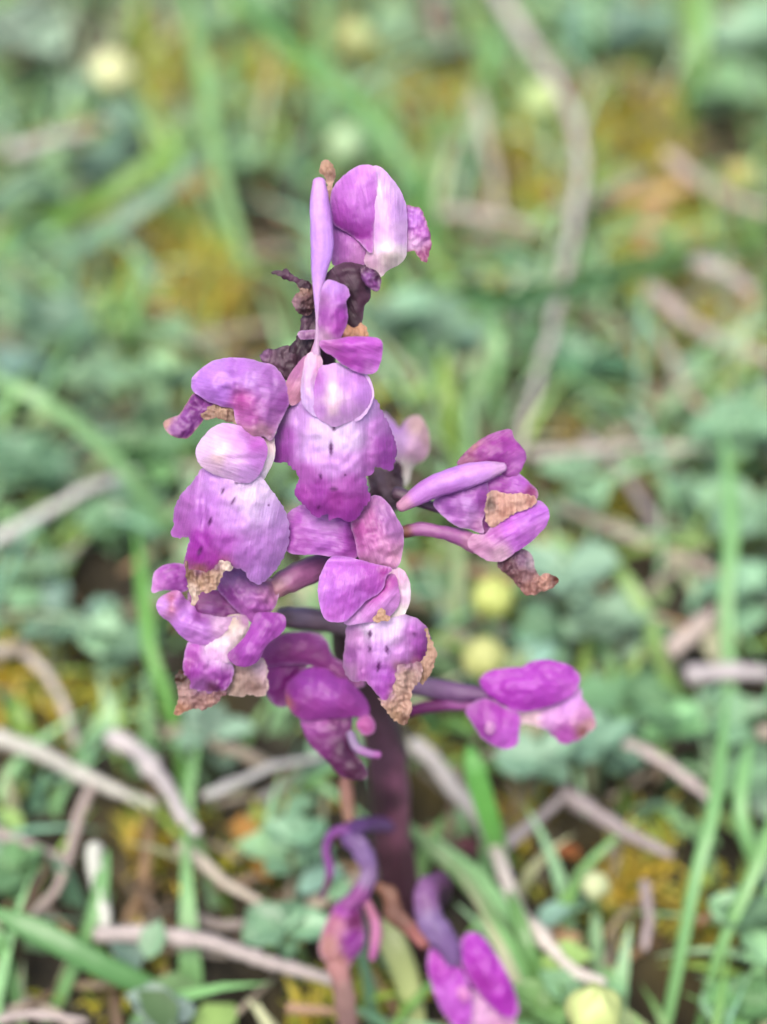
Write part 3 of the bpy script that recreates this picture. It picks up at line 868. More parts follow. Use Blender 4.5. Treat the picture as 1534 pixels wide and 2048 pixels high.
class Flower:
    def __init__(self, D, label=None, name='flower', x=700, y=900):
        self.D = D
        self.o = empty(name, at_depth(np.array(float(x)), np.array(float(y)), np.array(D)), ROOT)
        if label: self.o['label'] = label
        self.inv = np.array(self.o.location)

    def world(self, x, y, z):
        return at_depth(x, y, self.D - np.asarray(z) * self.D / FPX) - self.inv

    def petal(self, name, s, cols, z=0, tilt=(0, 0), dome=(20, 40), f=None, wr=(3, 30), thick=6, back=None, step=5.0, jag=1.2,
              axis=90, mat='petal', spots=(), edge=None, k=PK, label=None, soft=None, grow=1.8, teeth=0, crease=.75):
        P = np.array(P2(s) if isinstance(s, str) else s)
        if edge is None and mat == 'petal' and name in ('petal', 'sepal', 'lip'): edge = ('D2AAE0', 3.5, .35)
        if name == 'lip': crease *= .4
        if mat == 'dry' and crease == .75:
            crease = 1.7
            jag = max(jag, 3.5) * 1.2; teeth = 3
        O = catmull(P, lambda b, c: max(2, int(np.linalg.norm(c - b) / step)), True)
        seed = float(P[0, 0] * .37 + P[0, 1] * .11)
        nr = np.roll(O, -1, 0) - np.roll(O, 1, 0)
        nr = np.c_[nr[:, 1], -nr[:, 0]] / (np.linalg.norm(nr, axis=1)[:, None] + 1e-9)
        if (O[:, 0] * np.roll(O[:, 1], -1) - O[:, 1] * np.roll(O[:, 0], -1)).sum() < 0: nr = -nr
        O = O + nr * grow
        if teeth:
            L_ = np.cumsum(np.linalg.norm(np.roll(O, -1, 0) - O, axis=1))
            sel = np.array([noise.noise((p[0] / 30, p[1] / 30, seed + 3)) for p in O])
            O = O + nr * (teeth * np.clip(.6 + sel, 0, 1.2) * (((L_ / 13.0 + sel) % 1.0) - .5))[:, None]
        if jag:
            nr = np.roll(O, -1, 0) - np.roll(O, 1, 0)
            nr = np.c_[nr[:, 1], -nr[:, 0]] / (np.linalg.norm(nr, axis=1)[:, None] + 1e-9)
            O = O + nr * np.array([jag * (noise.noise((p[0] / 7, p[1] / 7, seed)) + .6 * noise.noise((p[0] / 18, p[1] / 18, seed))) for p in O])[:, None]
        x0, y0 = O.min(0); x1, y1 = O.max(0)
        gx, gy = np.meshgrid(np.arange(x0, x1, step), np.arange(y0, y1, step * .87))
        gx[1::2] += step / 2
        G = np.c_[gx.ravel(), gy.ravel()]
        A, B = O, np.roll(O, -1, 0)

        def dist(Q):
            ab = B - A
            t = np.clip(((Q[:, None] - A) * ab).sum(-1) / ((ab * ab).sum(-1) + 1e-9), 0, 1)
            return np.sqrt((((A + t[..., None] * ab) - Q[:, None]) ** 2).sum(-1)).min(1)

        def inside(Q):
            ya, yb = A[:, 1], B[:, 1]
            c = (ya > Q[:, 1:2]) != (yb > Q[:, 1:2])
            xi = A[:, 0] + (Q[:, 1:2] - ya) / (yb - ya + 1e-12) * (B[:, 0] - A[:, 0])
            return (c & (Q[:, 0:1] < xi)).sum(1) % 2 == 1

        G = G[inside(G)]
        if len(G):
            G = G[dist(G) > step * .55]
        al = np.r_[O, G]
        n_o = len(O)
        v2, _, fc, *_ = delaunay_2d_cdt([Vector(p) for p in al], [(q, (q + 1) % n_o) for q in range(n_o)], [], 1, 1e-4)
        v2 = np.array([tuple(v) for v in v2])
        x, y = v2[:, 0], v2[:, 1]
        d = dist(v2)
        rim = d < 1e-3
        cx, cy = O.mean(0)
        ed = np.array(sorted({tuple(sorted((q[j], q[(j + 1) % len(q)]))) for q in fc for j in range(len(q))}))
        deg = np.bincount(ed.ravel(), minlength=len(v2)).astype(float)

        def relax(h, it):
            for _ in range(it):
                acc = np.bincount(ed[:, 0], h[ed[:, 1]], len(v2)) + np.bincount(ed[:, 1], h[ed[:, 0]], len(v2))
                h = np.where(rim, h, .35 * h + .65 * acc / np.maximum(deg, 1))
            return h
        H, R = dome
        H = H * (.72 if back is not None else .8)
        wr = (wr[0] * 1.25, wr[1])
        t = np.clip(d / R, 0, 1)
        rnd = np.sqrt(np.clip(1 - (1 - t) ** 2, 0, 1)); sof = t * t * (3 - 2 * t)
        q_ = soft if soft is not None else (0.85 if back is None else 0.4)
        dm = sof * q_ + rnd * (1 - q_)
        mx_ = dm.max()
        dm = relax(dm, 45 if back is None else 25)
        dm *= mx_ / max(dm.max(), 1e-6)
        plane = z + tilt[0] * (x - cx) + tilt[1] * (y - cy)
        if f is not None: plane = plane + f(x, y, d)
        wv = np.array([noise.noise((a / wr[1], b_ / wr[1], seed)) + .5 * noise.noise((a / wr[1] * 2.3, b_ / wr[1] * 2.3, seed + 7)) for a, b_ in v2])
        ca, sa = math.cos(math.radians(axis)), math.sin(math.radians(axis))
        uu, vv = x * ca + y * sa, -x * sa + y * ca
        cz = np.array([noise.noise((a / 60, b_ / 20, seed + 21)) for a, b_ in zip(uu, vv)])
        cz2 = np.array([noise.noise((a / 34, b_ / 9, seed + 31)) for a, b_ in zip(uu, vv)])
        inn = np.clip(d / 10, 0, 1)
        front = plane + H * dm + wr[0] * wv - inn * crease * (np.exp(-(cz / .09) ** 2) * 2.2 + .9 * np.exp(-(cz2 / .1) ** 2) - 1.2 * cz2)
        if back is None:
            bk = front - thick * np.clip(d / (2.2 * step), 0, 1)
        else:
            bk = plane - back * dm
        nv_ = len(v2)
        Vw = np.r_[self.world(x, y, front), self.world(x, y, np.where(rim, front - .3, bk))]
        Fc = []
        for q in fc:
            a2 = sum(x[q[j]] * y[q[(j + 1) % len(q)]] - x[q[(j + 1) % len(q)]] * y[q[j]] for j in range(len(q)))
            q = list(q) if a2 < 0 else list(q)[::-1]
            Fc.append(tuple(q))
            Fc.append(tuple(nv_ + int(v) for v in q[::-1]))
        C = idw(x, y, cols)
        if edge:
            w = np.clip(1 - d / edge[1], 0, 1)[:, None] ** 1.3 * (edge[2] if len(edge) > 2 else 1.0)
            C = C * (1 - w) + lin(edge[0]) * w
        for sp in spots:
            px, py, lx, ly, ang = sp
            ca, sa = math.cos(math.radians(ang)), math.sin(math.radians(ang))
            u = (x - px) * ca + (y - py) * sa; v = -(x - px) * sa + (y - py) * ca
            w = np.exp(-((u / (lx * .95)) ** 2 + (v / (ly * 1.0)) ** 2) ** 2)[:, None]
            C = C * (1 - w) + lin('57185F') * w
        if mat == 'dry':
            gm = C.mean(1)[:, None]; C = np.where(gm < .07, C, (C * .7 + .3 * gm * np.array([1.15, .92, 1.0])) * .92)
        else:
            gm = C.mean(1)[:, None]; C = np.clip(gm + (C - gm) * 1.07, .005, 1)
        C = C * k * TINT
        ca, sa = math.cos(math.radians(axis)), math.sin(math.radians(axis))
        ve = np.c_[(x * ca + y * sa) / 40, (-x * sa + y * ca) / 40, np.full(len(x), seed)]
        C = np.r_[C, C]; ve = np.r_[ve, ve]
        o = to_mesh(name, Vw, Fc, MAT[mat], self.o, pig=C, vein=ve)
        if label: o['label'] = label
        return o

    def tube(self, name, pts, cols, mat='petal', n=14, flat=1.0, wr=0.06, k=PK, label=None, ribs=0.0):
        """pts: (x, y, z, r) in photograph pixels at this flower's distance"""
        P = catmull(np.array(pts, float), 7, False)
        P[:, 3] = np.maximum(P[:, 3], 1)
        L0, L1 = P[0].copy(), P[-1].copy()
        # rounded ends
        d0 = P[0, :3] - P[1, :3]; d0 /= np.linalg.norm(d0); d1 = P[-1, :3] - P[-2, :3]; d1 /= np.linalg.norm(d1)
        caps0 = [np.r_[P[0, :3] + d0 * P[0, 3] * a, P[0, 3] * q] for a, q in ((.62, .12), (.5, .55), (.28, .85))]
        caps1 = [np.r_[P[-1, :3] + d1 * P[-1, 3] * a, P[-1, 3] * q] for a, q in ((.28, .85), (.5, .55), (.62, .12))]
        P = np.r_[np.array(caps0), P, np.array(caps1)]
        C3, R = P[:, :3], P[:, 3]
        T = np.gradient(C3, axis=0); T /= np.linalg.norm(T, axis=1)[:, None] + 1e-9
        A = np.cross(T, [0, 0, 1.0]); A /= np.linalg.norm(A, axis=1)[:, None] + 1e-9
        B = np.cross(A, T)
        ang = np.linspace(0, 2 * math.pi, n, endpoint=False)
        seed = P[0, 0] * .1
        rr = np.array([[1 + wr * noise.noise((math.cos(a) * 1.2, math.sin(a) * 1.2, seed + q * .35)) * 2 + ribs * math.cos(6 * a + q * .12) for a in ang] for q in range(len(P))])
        V = C3[:, None] + (R[:, None] * rr)[..., None] * (np.cos(ang)[None, :, None] * A[:, None] + flat * np.sin(ang)[None, :, None] * B[:, None])
        m_ = len(P)
        V = V.reshape(-1, 3)
        Fc = [(a * n + j, (a + 1) * n + j, (a + 1) * n + (j + 1) % n, a * n + (j + 1) % n) for a in range(m_ - 1) for j in range(n)]
        Fc += [tuple(range(n)), tuple((m_ - 1) * n + j for j in range(n - 1, -1, -1))]
        C = idw(V[:, 0], V[:, 1], cols) * k * TINT
        L = np.r_[0, np.cumsum(np.linalg.norm(np.diff(C3, axis=0), axis=1))]
        ve = np.stack([np.repeat(L, n) / 40, np.tile(np.sin(ang), m_) * .6, np.tile(np.cos(ang), m_) * .6 + seed], -1)
        o = to_mesh(name, self.world(V[:, 0], V[:, 1], V[:, 2]), Fc, MAT[mat], self.o, pig=C, vein=ve, recalc=True)
        if label: o['label'] = label
        return o


def bump(x, y, cx, cy, rx, ry, h):
    return h * np.exp(-(((x - cx) / rx) ** 2 + ((y - cy) / ry) ** 2))


LIL, MAG, DEEP, PALE, CREAM, DARK_, TAN, MAUVE, PINK = 'BC8AD8', 'B058BC', '8A3490', 'DCC2F0', 'ECE0D8', '40263A', 'BA9672', 'A2649E', 'BA78B4'

# ---- stem
class StemFrame(Flower):
    def __init__(self):
        self.D = 0.26
        self.o = ROOT
        self.inv = np.zeros(3)

    def zs(self, y):
        return (self.D - stem_depth(y)) * FPX / self.D


ST = StemFrame()


def stem_pt(x, y, r, dz=0):
    z = ST.zs(y) + dz
    sc = (ST.D - z * ST.D / FPX) / ST.D
    # keep the picture position, radius in metres grows with distance
    return (x, y, z, r)


ST.tube('stem', [stem_pt(662, 560, 9), stem_pt(655, 640, 14), stem_pt(652, 720, 20), stem_pt(662, 820, 24), stem_pt(690, 960, 27), stem_pt(705, 1100, 30),
                 stem_pt(700, 1210, 33), stem_pt(705, 1300, 37), stem_pt(738, 1390, 36), stem_pt(766, 1470, 38), stem_pt(780, 1560, 39), stem_pt(783, 1660, 39),
                 stem_pt(798, 1760, 40), stem_pt(834, 1860, 40), stem_pt(862, 1960, 49), stem_pt(880, 2060, 50), stem_pt(890, 2130, 50)],
        [(660, 600, '4A2C44'), (690, 1250, '3E2536'), (730, 1400, '4C3040'), (810, 1450, '5A3C4E'), (770, 1600, '3A2230'), (805, 1560, '7A4C66'), (812, 1640, '74485E'), (760, 1520, '583A4E'), (800, 1750, '4A2C3C'), (870, 1980, '3C2A2C')],
        mat='stem', n=28, ribs=0.05)

# ---- topmost flower
A = Flower(0.2325, 'topmost flower with a rounded two coloured hood', x=740, y=470)
A.petal('petal', '664,440 690,430 740,470 748,500 735,525 709,532 669,530 664,490', [(680, 500, 'A566B0'), (720, 515, 'B880BC'), (690, 460, '9A55A8')], z=-12, dome=(22, 40))
A.petal('hood', '746,334 761,336 782,357 800,383 810,410 813,456 812,496 810,514 795,529 771,542 761,553 750,542 732,529 731,480 728,400 732,350',
        [(765, 345, 'DCB4EC'), (770, 400, 'D6AEE8'), (800, 420, 'D0A6E6'), (760, 470, 'D8ACE6'), (800, 480, 'D8AEEA'), (775, 515, 'F0E2E2'), (745, 525, 'DDB8D8'), (757, 385, 'E8CCEA'), (790, 515, 'F6EEEA'), (795, 498, 'EEE0EC'), (770, 500, 'E8D2E8'), (758, 546, 'E6CFE0')],
        z=-8, dome=(62, 62), back=40, wr=(2.5, 28), f=lambda x, y, d: bump(x, y, 790, 505, 22, 16, 10))
A.petal('petal', '667,378 683,357 706,339 724,331 746,334 752,352 752,410 746,456 745,498 739,503 722,485 698,467 672,450 664,436 662,404',
        [(690, 375, 'B873C8'), (725, 345, 'C88ADA'), (735, 400, 'BE78CE'), (690, 430, 'A455B2'), (730, 480, '97449F'), (708, 400, 'B46CC4'), (680, 450, '8E3E98')],
        z=14, dome=(40, 62), wr=(3, 24), axis=80, f=lambda x, y, d: bump(x, y, 700, 475, 30, 10, -10) + .12 * (x - 705))
A.petal('lip', '811,424 819,413 839,419 849,436 857,456 861,483 857,506 852,523 844,519 829,501 811,497',
        [(825, 440, 'B47ACC'), (845, 460, 'B26CBC'), (825, 490, 'C9A2D0'), (848, 510, '8A4474')], z=-26, dome=(10, 14), wr=(6, 14), jag=3, edge=('8E5A68', 6, .8), step=4)
A.petal('bract', '640,341 645,326 655,324 667,335 668,352 663,390 660,402 655,385 651,356', [(655, 335, 'B58A62'), (660, 370, 'C79A80'), (662, 352, '8A5F48')], z=-2, dome=(8, 9), wr=(3, 9), mat='dry', step=3.5)
A.tube('ovary', [(745, 505, -25, 22), (715, 530, -48, 20), (690, 560, -66, 17), (668, 610, -70, 14)], [(740, 510, 'B880BC'), (670, 600, '6A3F66')], ribs=.05)
# ---- withered flower behind the neck
K = Flower(0.2335, 'withered dark flower curling round the neck of the spike', x=660, y=620)
K.petal('sepal', '645,612 642,590 649,561 662,540 683,528 701,526 722,531 740,540 746,556 740,572 739,597 728,610 723,644 712,652 696,656 691,639 690,613 684,590 668,576 656,590',
        [(660, 550, '5E3C5A'), (690, 540, '4A2E42'), (720, 560, '44283C'), (700, 590, '301C2A'), (725, 600, '4A2A40'), (705, 640, '38202E'), (650, 580, '7A5478')],
        z=34, dome=(26, 26), wr=(3, 22), crease=.6, mat='dry', thick=9, edge=('6E4668', 4, .5), f=lambda x, y, d: bump(x, y, 690, 535, 45, 14, 14), step=4, axis=60)
K.petal('sepal', '722,536 736,537 748,541 756,548 761,561 757,580 746,580 734,570 724,556', [(735, 552, '8A5A98'), (750, 570, '7A4682'), (755, 552, '3E2236'), (728, 540, '5A3652')],
        z=60, dome=(12, 14), wr=(6, 10), mat='petal', edge=('34202E', 5, .9), step=3.5)
K.petal('sepal', '545,546 560,541 576,542 589,553 604,560 617,563 620,574 605,576 594,567 576,559 556,550', [(560, 545, '46283E'), (585, 556, '6A3E62'), (605, 568, '3A2030')], z=22, dome=(7, 8), wr=(5, 10), mat='dry', step=3.5, edge=('2E1A26', 4, .8))
K.petal('sepal', '596,564 612,564 628,574 632,604 624,622 606,629 592,619 585,600 598,584', [(605, 580, 'AA8470'), (612, 595, '70484A'), (604, 616, '2A1822'), (622, 600, '5A3640'), (592, 606, '9A7080'), (618, 580, '8A5E50')],
        z=14, dome=(24, 20), wr=(9, 8), mat='dry', step=3.5, back=14)
K.petal('bract', '630,616 636,640 636,680 630,700 612,722 590,745 577,757 563,754 566,730 575,706 590,684 599,662 607,636 617,621',
        [(615, 640, '6A4A64'), (605, 665, '402638'), (595, 700, '321C2C'), (618, 690, '2A1624'), (580, 735, '553650'), (622, 655, '5C3C56')], z=-6, dome=(26, 26), wr=(8, 20), mat='dry', back=10, axis=115,
        f=lambda x, y, d: 7 * np.sin((x * .9 + y * .45) / 5.5))
K.petal('sepal', '598,665 615,662 634,662 637,674 622,677 602,677', [(615, 668, '8F6690'), (630, 670, 'A47CA6')], z=26, dome=(8, 8), wr=(2, 12), step=3.5)
K.petal('bract', '521,717 526,702 537,699 547,701 560,694 574,692 586,697 590,712 588,738 578,757 566,752 545,738', [(527, 710, '8C5490'), (560, 712, '5A4052'), (575, 730, '46303E'), (545, 722, '68405E')],
        z=2, dome=(14, 22), wr=(6, 12), mat='dry', axis=100, f=lambda x, y, d: 4 * np.sin(x / 4.2), edge=('34202E', 4, .7), step=4)

# ---- central flower
B = Flower(0.2320, 'central flower facing the camera with the long upright spur', x=668, y=850)
B.tube('spur', [(638, 362, 34, 12.5), (639, 400, 38, 19), (643, 450, 40, 23), (644, 500, 36, 23), (638, 545, 33, 16), (636, 590, 32, 9.5), (636, 635, 30, 5), (635, 675, 26, 5), (632, 710, 16, 9)],
       [(638, 360, 'CE9CDE'), (632, 420, 'CBA0EE'), (655, 420, 'B47ED0'), (645, 520, 'C496EA'), (640, 590, 'C89CE0'), (636, 660, 'D2B0D8')], flat=.75, wr=.03, ribs=.025, n=20)
B.petal('sepal', '644,690 638,650 640,610 646,576 656,561 676,567 692,574 698,590 691,602 694,630 690,655 680,675 669,690',
        [(665, 575, 'B98CD6'), (675, 600, 'AC70C0'), (655, 630, 'A45EB0'), (680, 630, '9C48A8'), (670, 655, 'A650AE'), (650, 675, 'BE98BC'), (648, 600, 'A06CA8')],
        z=46, dome=(30, 34), wr=(4, 22), f=lambda x, y, d: bump(x, y, 690, 605, 14, 10, 12), edge=('C090D0', 4, .4))
B.petal('petal', '680,664 686,653 693,648 703,657 713,655 722,647 729,655 732,678 709,682 683,682 669,685', [(700, 665, 'B67C4A'), (722, 662, 'C88E56'), (712, 674, '8A5434'), (680, 676, 'A05E5A')],
        z=36, dome=(14, 10), wr=(6, 9), mat='dry', step=3.5)
B.petal('petal', '640,684 672,680 698,675 735,675 756,678 764,688 763,707 757,732 745,746 722,745 693,732 667,712 648,700',
        [(660, 690, 'A660A8'), (700, 700, 'B45CC0'), (740, 690, 'B862C4'), (755, 720, 'B868C6'), (720, 735, 'A44CB0'), (690, 718, '9E48A4'), (735, 740, 'C080CC')],
        z=44, dome=(20, 22), wr=(4, 26), axis=20, f=lambda x, y, d: bump(x, y, 700, 688, 60, 12, 12) - .2 * (y - 710), edge=('C484D0', 4, .5))
B.petal('ovary', '634,675 622,704 607,716 593,733 576,758 573,777 581,809 597,803 612,790 630,760 640,720', [(600, 745, 'A8709C'), (590, 790, 'B8849E'), (625, 710, 'B67FA8'), (610, 770, 'BC88A8')], z=-4, dome=(26, 26), back=20, wr=(3, 20), axis=120)
B.petal('throat', '612,716 622,706 637,709 644,723 640,740 634,770 640,810 636,832 620,824 606,806 603,782 606,753',
        [(628, 718, 'D8B4CE'), (615, 750, 'D2B2DA'), (612, 790, 'D0B2E6'), (625, 815, 'CCAEE4'), (632, 735, 'D8A8D0')], z=20, dome=(14, 16), wr=(2, 20))
B.petal('lip', '630,790 605,799 581,814 573,821 561,845 552,870 546,894 544,916 556,924 571,922 583,931 595,943 599,958 593,970 590,985 600,999 610,1011 622,1021 632,1033 644,1031 656,1026 661,1037 676,1033 695,1041 710,1038 720,1026 729,1011 740,997 734,975 731,953 744,946 751,933 768,936 783,941 788,921 792,904 788,880 778,853 766,831 754,806 744,793 735,780 680,770',
        [(640, 850, 'DCC2F2'), (690, 870, 'DCC4EE'), (625, 900, 'CCA4E4'), (668, 865, 'E2CEF0'), (645, 880, 'DCC4EE'), (695, 885, 'DCC4EE'), (668, 930, 'C898DC'), (700, 920, 'C492D6'), (600, 840, 'C69ADC'), (570, 870, 'A45EB4'), (560, 905, '984CA6'), (610, 950, 'AE66B8'),
         (640, 980, '9A46A4'), (670, 1000, '964098'), (710, 1010, '9C46A0'), (610, 990, '9E4AA4'), (700, 970, 'A85CB0'), (740, 920, 'B070BC'), (770, 890, 'A65CB4'), (770, 920, '9E52AC'), (755, 850, 'BC84CC'), (730, 830, 'CCA8E4'), (640, 1020, '8C3C94'), (700, 1030, '94409C')],
        z=0, tilt=(0, -.22), dome=(12, 16), wr=(5, 34), jag=2.2, teeth=5, step=4, axis=90,
        f=lambda x, y, d: -70 * np.clip(np.abs(x - 672 + (y - 900) * .05) / 120, 0, 1.3) ** 2.2 - bump(x, y, 664, 910, 5, 60, 5) + bump(x, y, 600, 880, 30, 70, 10) * 0 - bump(x, y, 735, 900, 9, 60, 7) - bump(x, y, 597, 880, 8, 60, 9) - .0009 * np.clip(y - 900, 0, 200) ** 2,
        spots=[(668, 856, 4, 7, 0), (662, 897, 4.2, 15, 0), (641, 953, 3.5, 6, -10), (668, 978, 9, 4, 0), (637, 1014, 3, 4, 0), (690, 950, 2, 4, 0)], edge=('8A3E92', 5, .35))
B.petal('hood', '634,745 645,732 656,731 676,727 693,737 715,743 732,758 742,782 739,804 727,821 710,836 690,845 671,852 651,845 634,831 624,806 620,777 624,756',
        [(668, 750, 'D6B0E6'), (666, 780, 'F2DCEA'), (666, 800, 'F2DCEA'), (664, 818, 'EACFE4'), (640, 780, 'C48AD8'), (635, 760, 'B676C4'), (700, 770, 'C896DE'), (725, 790, 'C28CDA'), (690, 820, 'D0A0E2'), (645, 820, 'C692DA'), (715, 755, 'B27AC6'), (672, 845, 'D4AAE4'), (690, 765, 'CC9CE0')],
        z=24, dome=(48, 52), back=10, wr=(1.5, 30), f=lambda x, y, d: bump(x, y, 666, 790, 16, 60, 12) - bump(x, y, 628, 765, 8, 26, 10) - bump(x, y, 700, 768, 12, 18, 6), axis=88)
B.petal('petal', '728,748 738,756 746,782 742,808 730,828 712,842 716,832 730,816 738,798 739,776', [(740, 780, 'CCA8DE'), (725, 828, 'C8A4DA')], z=22, dome=(3, 9), wr=(1, 15), step=3.5)

# ---- left flower
Cf = Flower(0.2335, 'left flower with a pale pouch over a broad lip', x=450, y=940)
Cf.petal('petal', '384,768 385,756 398,743 415,729 437,720 471,717 507,721 520,726 544,731 562,750 573,772 577,802 568,826 556,851 549,868 540,880 527,870 505,880 486,863 476,848 471,836 468,816 446,812 422,804 398,790 386,780',
         [(405, 755, 'B682D8'), (430, 745, 'C08EE0'), (440, 785, 'B27CD4'), (475, 740, 'B078CC'), (500, 760, 'B486CC'), (530, 770, 'AA74BE'), (560, 800, '8E529C'), (485, 800, 'B05CA4'), (505, 840, 'A458A0'), (535, 830, 'A870B4'), (520, 860, 'A88098'), (500, 870, 'B68AA0'), (550, 780, 'A070B2')],
         z=22, dome=(44, 48), wr=(7, 26), back=16, axis=10, f=lambda x, y, d: bump(x, y, 475, 800, 8, 40, -10) + bump(x, y, 545, 800, 8, 50, -8))
Cf.petal('petal', '392,786 375,806 361,829 345,836 331,843 329,853 341,868 361,875 376,874 388,861 403,843 414,828 428,812 420,798', [(385, 815, '74397C'), (370, 835, '8A5298'), (345, 855, '9A6AA8'), (375, 865, '70387A'), (405, 820, '82468C'), (333, 848, 'B49080')],
         z=6, dome=(14, 20), wr=(7, 16), edge=('A8827E', 3.5, .7), mat='petal', axis=130, step=4)
Cf.petal('dried_edge', '405,828 427,809 446,809 466,818 480,840 474,846 456,841 432,836 412,838', [(420, 825, 'A07A62'), (445, 822, 'BC9874'), (462, 830, '7A5440'), (470, 842, 'C8AA8E')], z=12, dome=(8, 9), wr=(7, 8), mat='dry', step=3.5)
Cf.petal('throat', '520,868 536,876 546,872 549,900 545,924 527,958 518,966 490,966 500,930 515,900', [(540, 890, 'DCC8CC'), (540, 920, 'E6DCE4'), (520, 955, 'E4D8EC'), (530, 880, 'B89AA6')], z=2, dome=(14, 16), wr=(2, 18))
Cf.petal('lip', '440,930 405,938 398,948 381,970 363,990 352,1014 348,1034 350,1051 344,1066 356,1075 376,1073 381,1083 376,1095 371,1119 370,1132 380,1140 392,1142 407,1149 427,1141 446,1127 461,1132 471,1136 490,1141 498,1158 512,1166 522,1166 544,1146 559,1127 568,1107 576,1083 577,1058 571,1027 556,1000 539,980 525,958 500,940',
         [(480, 975, 'DAC2E8'), (510, 975, 'DCC8EA'), (525, 990, 'DECAEE'), (450, 970, 'D0A6E4'), (420, 965, 'C494DC'), (500, 1015, 'D8C0EA'), (540, 1020, 'CDB0E4'), (470, 1040, 'C090D8'), (375, 1010, 'AA6EB8'), (365, 1050, 'A462B0'), (400, 1030, 'B472C8'), (420, 1000, 'C088D8'),
          (400, 1080, 'A040AC'), (400, 1115, '92329A'), (430, 1120, '963A9E'), (400, 1138, 'A06A78', .6), (440, 1128, '9E6A78', .5), (450, 1085, 'AC60BC'), (490, 1110, 'B078C6'), (530, 1090, 'BA88D0'), (555, 1070, 'C294D8'), (520, 1150, 'BE8CD6'), (385, 960, 'B27AC2'), (560, 1030, 'C8A2DE')],
         z=0, tilt=(0, -.2), dome=(12, 16), wr=(5, 34), jag=2.5, teeth=3, step=4, axis=100,
         f=lambda x, y, d: -55 * np.clip(np.abs(x - 470 + (y - 1000) * .12) / 118, 0, 1.3) ** 2.1 - bump(x, y, 408, 1020, 9, 70, 10) + bump(x, y, 500, 1060, 50, 70, 8) - .0008 * np.clip(y - 1000, 0, 200) ** 2,
         spots=[(445, 983, 3.5, 8, 25), (467, 1001, 3.5, 9, 30), (420, 1043, 3.5, 10, 22), (400, 1102, 5, 11, 25), (473, 966, 4, 3, 0), (538, 1010, 2, 3, 0)], edge=('C8A0DC', 4, .25))
Cf.petal('dried_edge', '372,1122 378,1140 395,1140 409,1146 428,1138 442,1123 455,1127 467,1137 450,1141 443,1150 437,1170 422,1182 400,1186 393,1197 387,1210 382,1190 376,1158',
         [(400, 1143, '8E4A86', .7), (430, 1134, '8A4A80', .6), (400, 1165, 'B4916A'), (430, 1150, 'BE9C76'), (385, 1180, 'D2BEAA'), (380, 1150, '86603F'), (455, 1132, 'DCCCB8'), (415, 1180, 'CDA786'), (408, 1150, '8A6238')], z=-14, tilt=(0, -.1), dome=(8, 9), wr=(6, 7), mat='dry', step=3.2, jag=2, axis=90,
         f=lambda x, y, d: 4 * np.sin(x / 3.4))
Cf.petal('hood', '393,907 396,892 407,875 424,858 446,848 471,851 486,856 503,873 520,875 530,885 534,902 529,922 520,944 505,961 486,965 466,961 446,953 427,946 407,934 397,922',
         [(440, 888, 'E2C6E2'), (435, 915, 'E8D0D8'), (445, 900, 'E6CCDE'), (410, 900, 'E4C4F2'), (455, 870, 'D8AEE8'), (480, 890, 'D2A4E4'), (510, 890, 'B66AC0'), (515, 920, 'C68CD8'), (490, 945, 'CFA4E4'), (460, 940, 'DFBEEC'), (465, 915, 'DDB8EA'), (500, 870, 'BC80C8'), (425, 935, 'E0C2E4')],
         z=30, dome=(52, 50), back=12, wr=(1.5, 30), axis=20, f=lambda x, y, d: -bump(x, y, 490, 918, 40, 6, 6) + bump(x, y, 435, 905, 26, 30, 8))
Cf.tube('ovary', [(556, 800, -10, 26), (590, 790, -34, 20), (630, 790, -60, 16), (655, 810, -74, 14)], [(560, 800, '8E5694'), (650, 810, '6A4066')], ribs=.05)

# ---- lower left flower
Df = Flower(0.2415, 'lower left flower with browned lip seen from the side', x=430, y=1240)
Df.petal('sepal', '372,1134 343,1128 321,1135 309,1148 306,1164 305,1184 316,1181 335,1179 362,1184 378,1172', [(345, 1150, '984EA4'), (315, 1170, 'B878C0'), (360, 1165, '8C4698')], z=14, dome=(18, 22), wr=(4, 18), axis=160)
Df.petal('petal', '440,1148 472,1130 494,1144 513,1162 532,1157 556,1165 556,1190 545,1217 523,1233 513,1250 499,1240 480,1225 455,1200 436,1176', [(470, 1160, 'A878B4'), (500, 1190, 'A268AC'), (530, 1180, 'AC74A8'), (515, 1220, '9C58A4'), (545, 1170, 'B27F98'), (460, 1190, '904A98')],
         z=14, dome=(30, 34), wr=(8, 18), back=16, axis=60)
Df.petal('petal', '380,1180 422,1180 455,1186 480,1205 508,1222 490,1232 455,1240 417,1240 385,1228', [(400, 1200, '84407E'), (440, 1205, '863E82'), (480, 1220, '78327A'), (420, 1225, '94589A')], z=0, dome=(10, 18), wr=(4, 20), axis=10)
Df.petal('hood', '314,1211 322,1195 344,1184 359,1183 370,1198 388,1213 395,1225 417,1231 450,1236 474,1234 457,1256 424,1284 400,1289 384,1285 362,1270 340,1243 321,1229',
         [(330, 1210, 'C898E2'), (352, 1205, 'B87CCC'), (344, 1200, 'A66052', .5), (342, 1215, 'AC6868', .4), (370, 1230, 'C08AD8'), (400, 1255, 'BC84D0'), (360, 1260, 'B67CCE'), (440, 1245, 'CBA6CC'), (400, 1230, 'A860B0'), (385, 1280, 'B478C4')],
         z=18, dome=(30, 42), back=20, wr=(7, 26), crease=1.8, axis=20, f=lambda x, y, d: bump(x, y, 372, 1215, 9, 30, -8))
Df.petal('throat', '455,1234 475,1230 494,1234 495,1258 484,1283 460,1307 456,1323 433,1323 411,1309 415,1290 442,1272 453,1255', [(470, 1250, 'CEC0B8'), (480, 1265, 'D2C4C8'), (440, 1290, 'DCCADC'), (430, 1310, 'CCA4D2'), (465, 1240, 'BCA8A0'), (490, 1240, 'A878A8')], z=16, dome=(16, 26), wr=(4, 16))
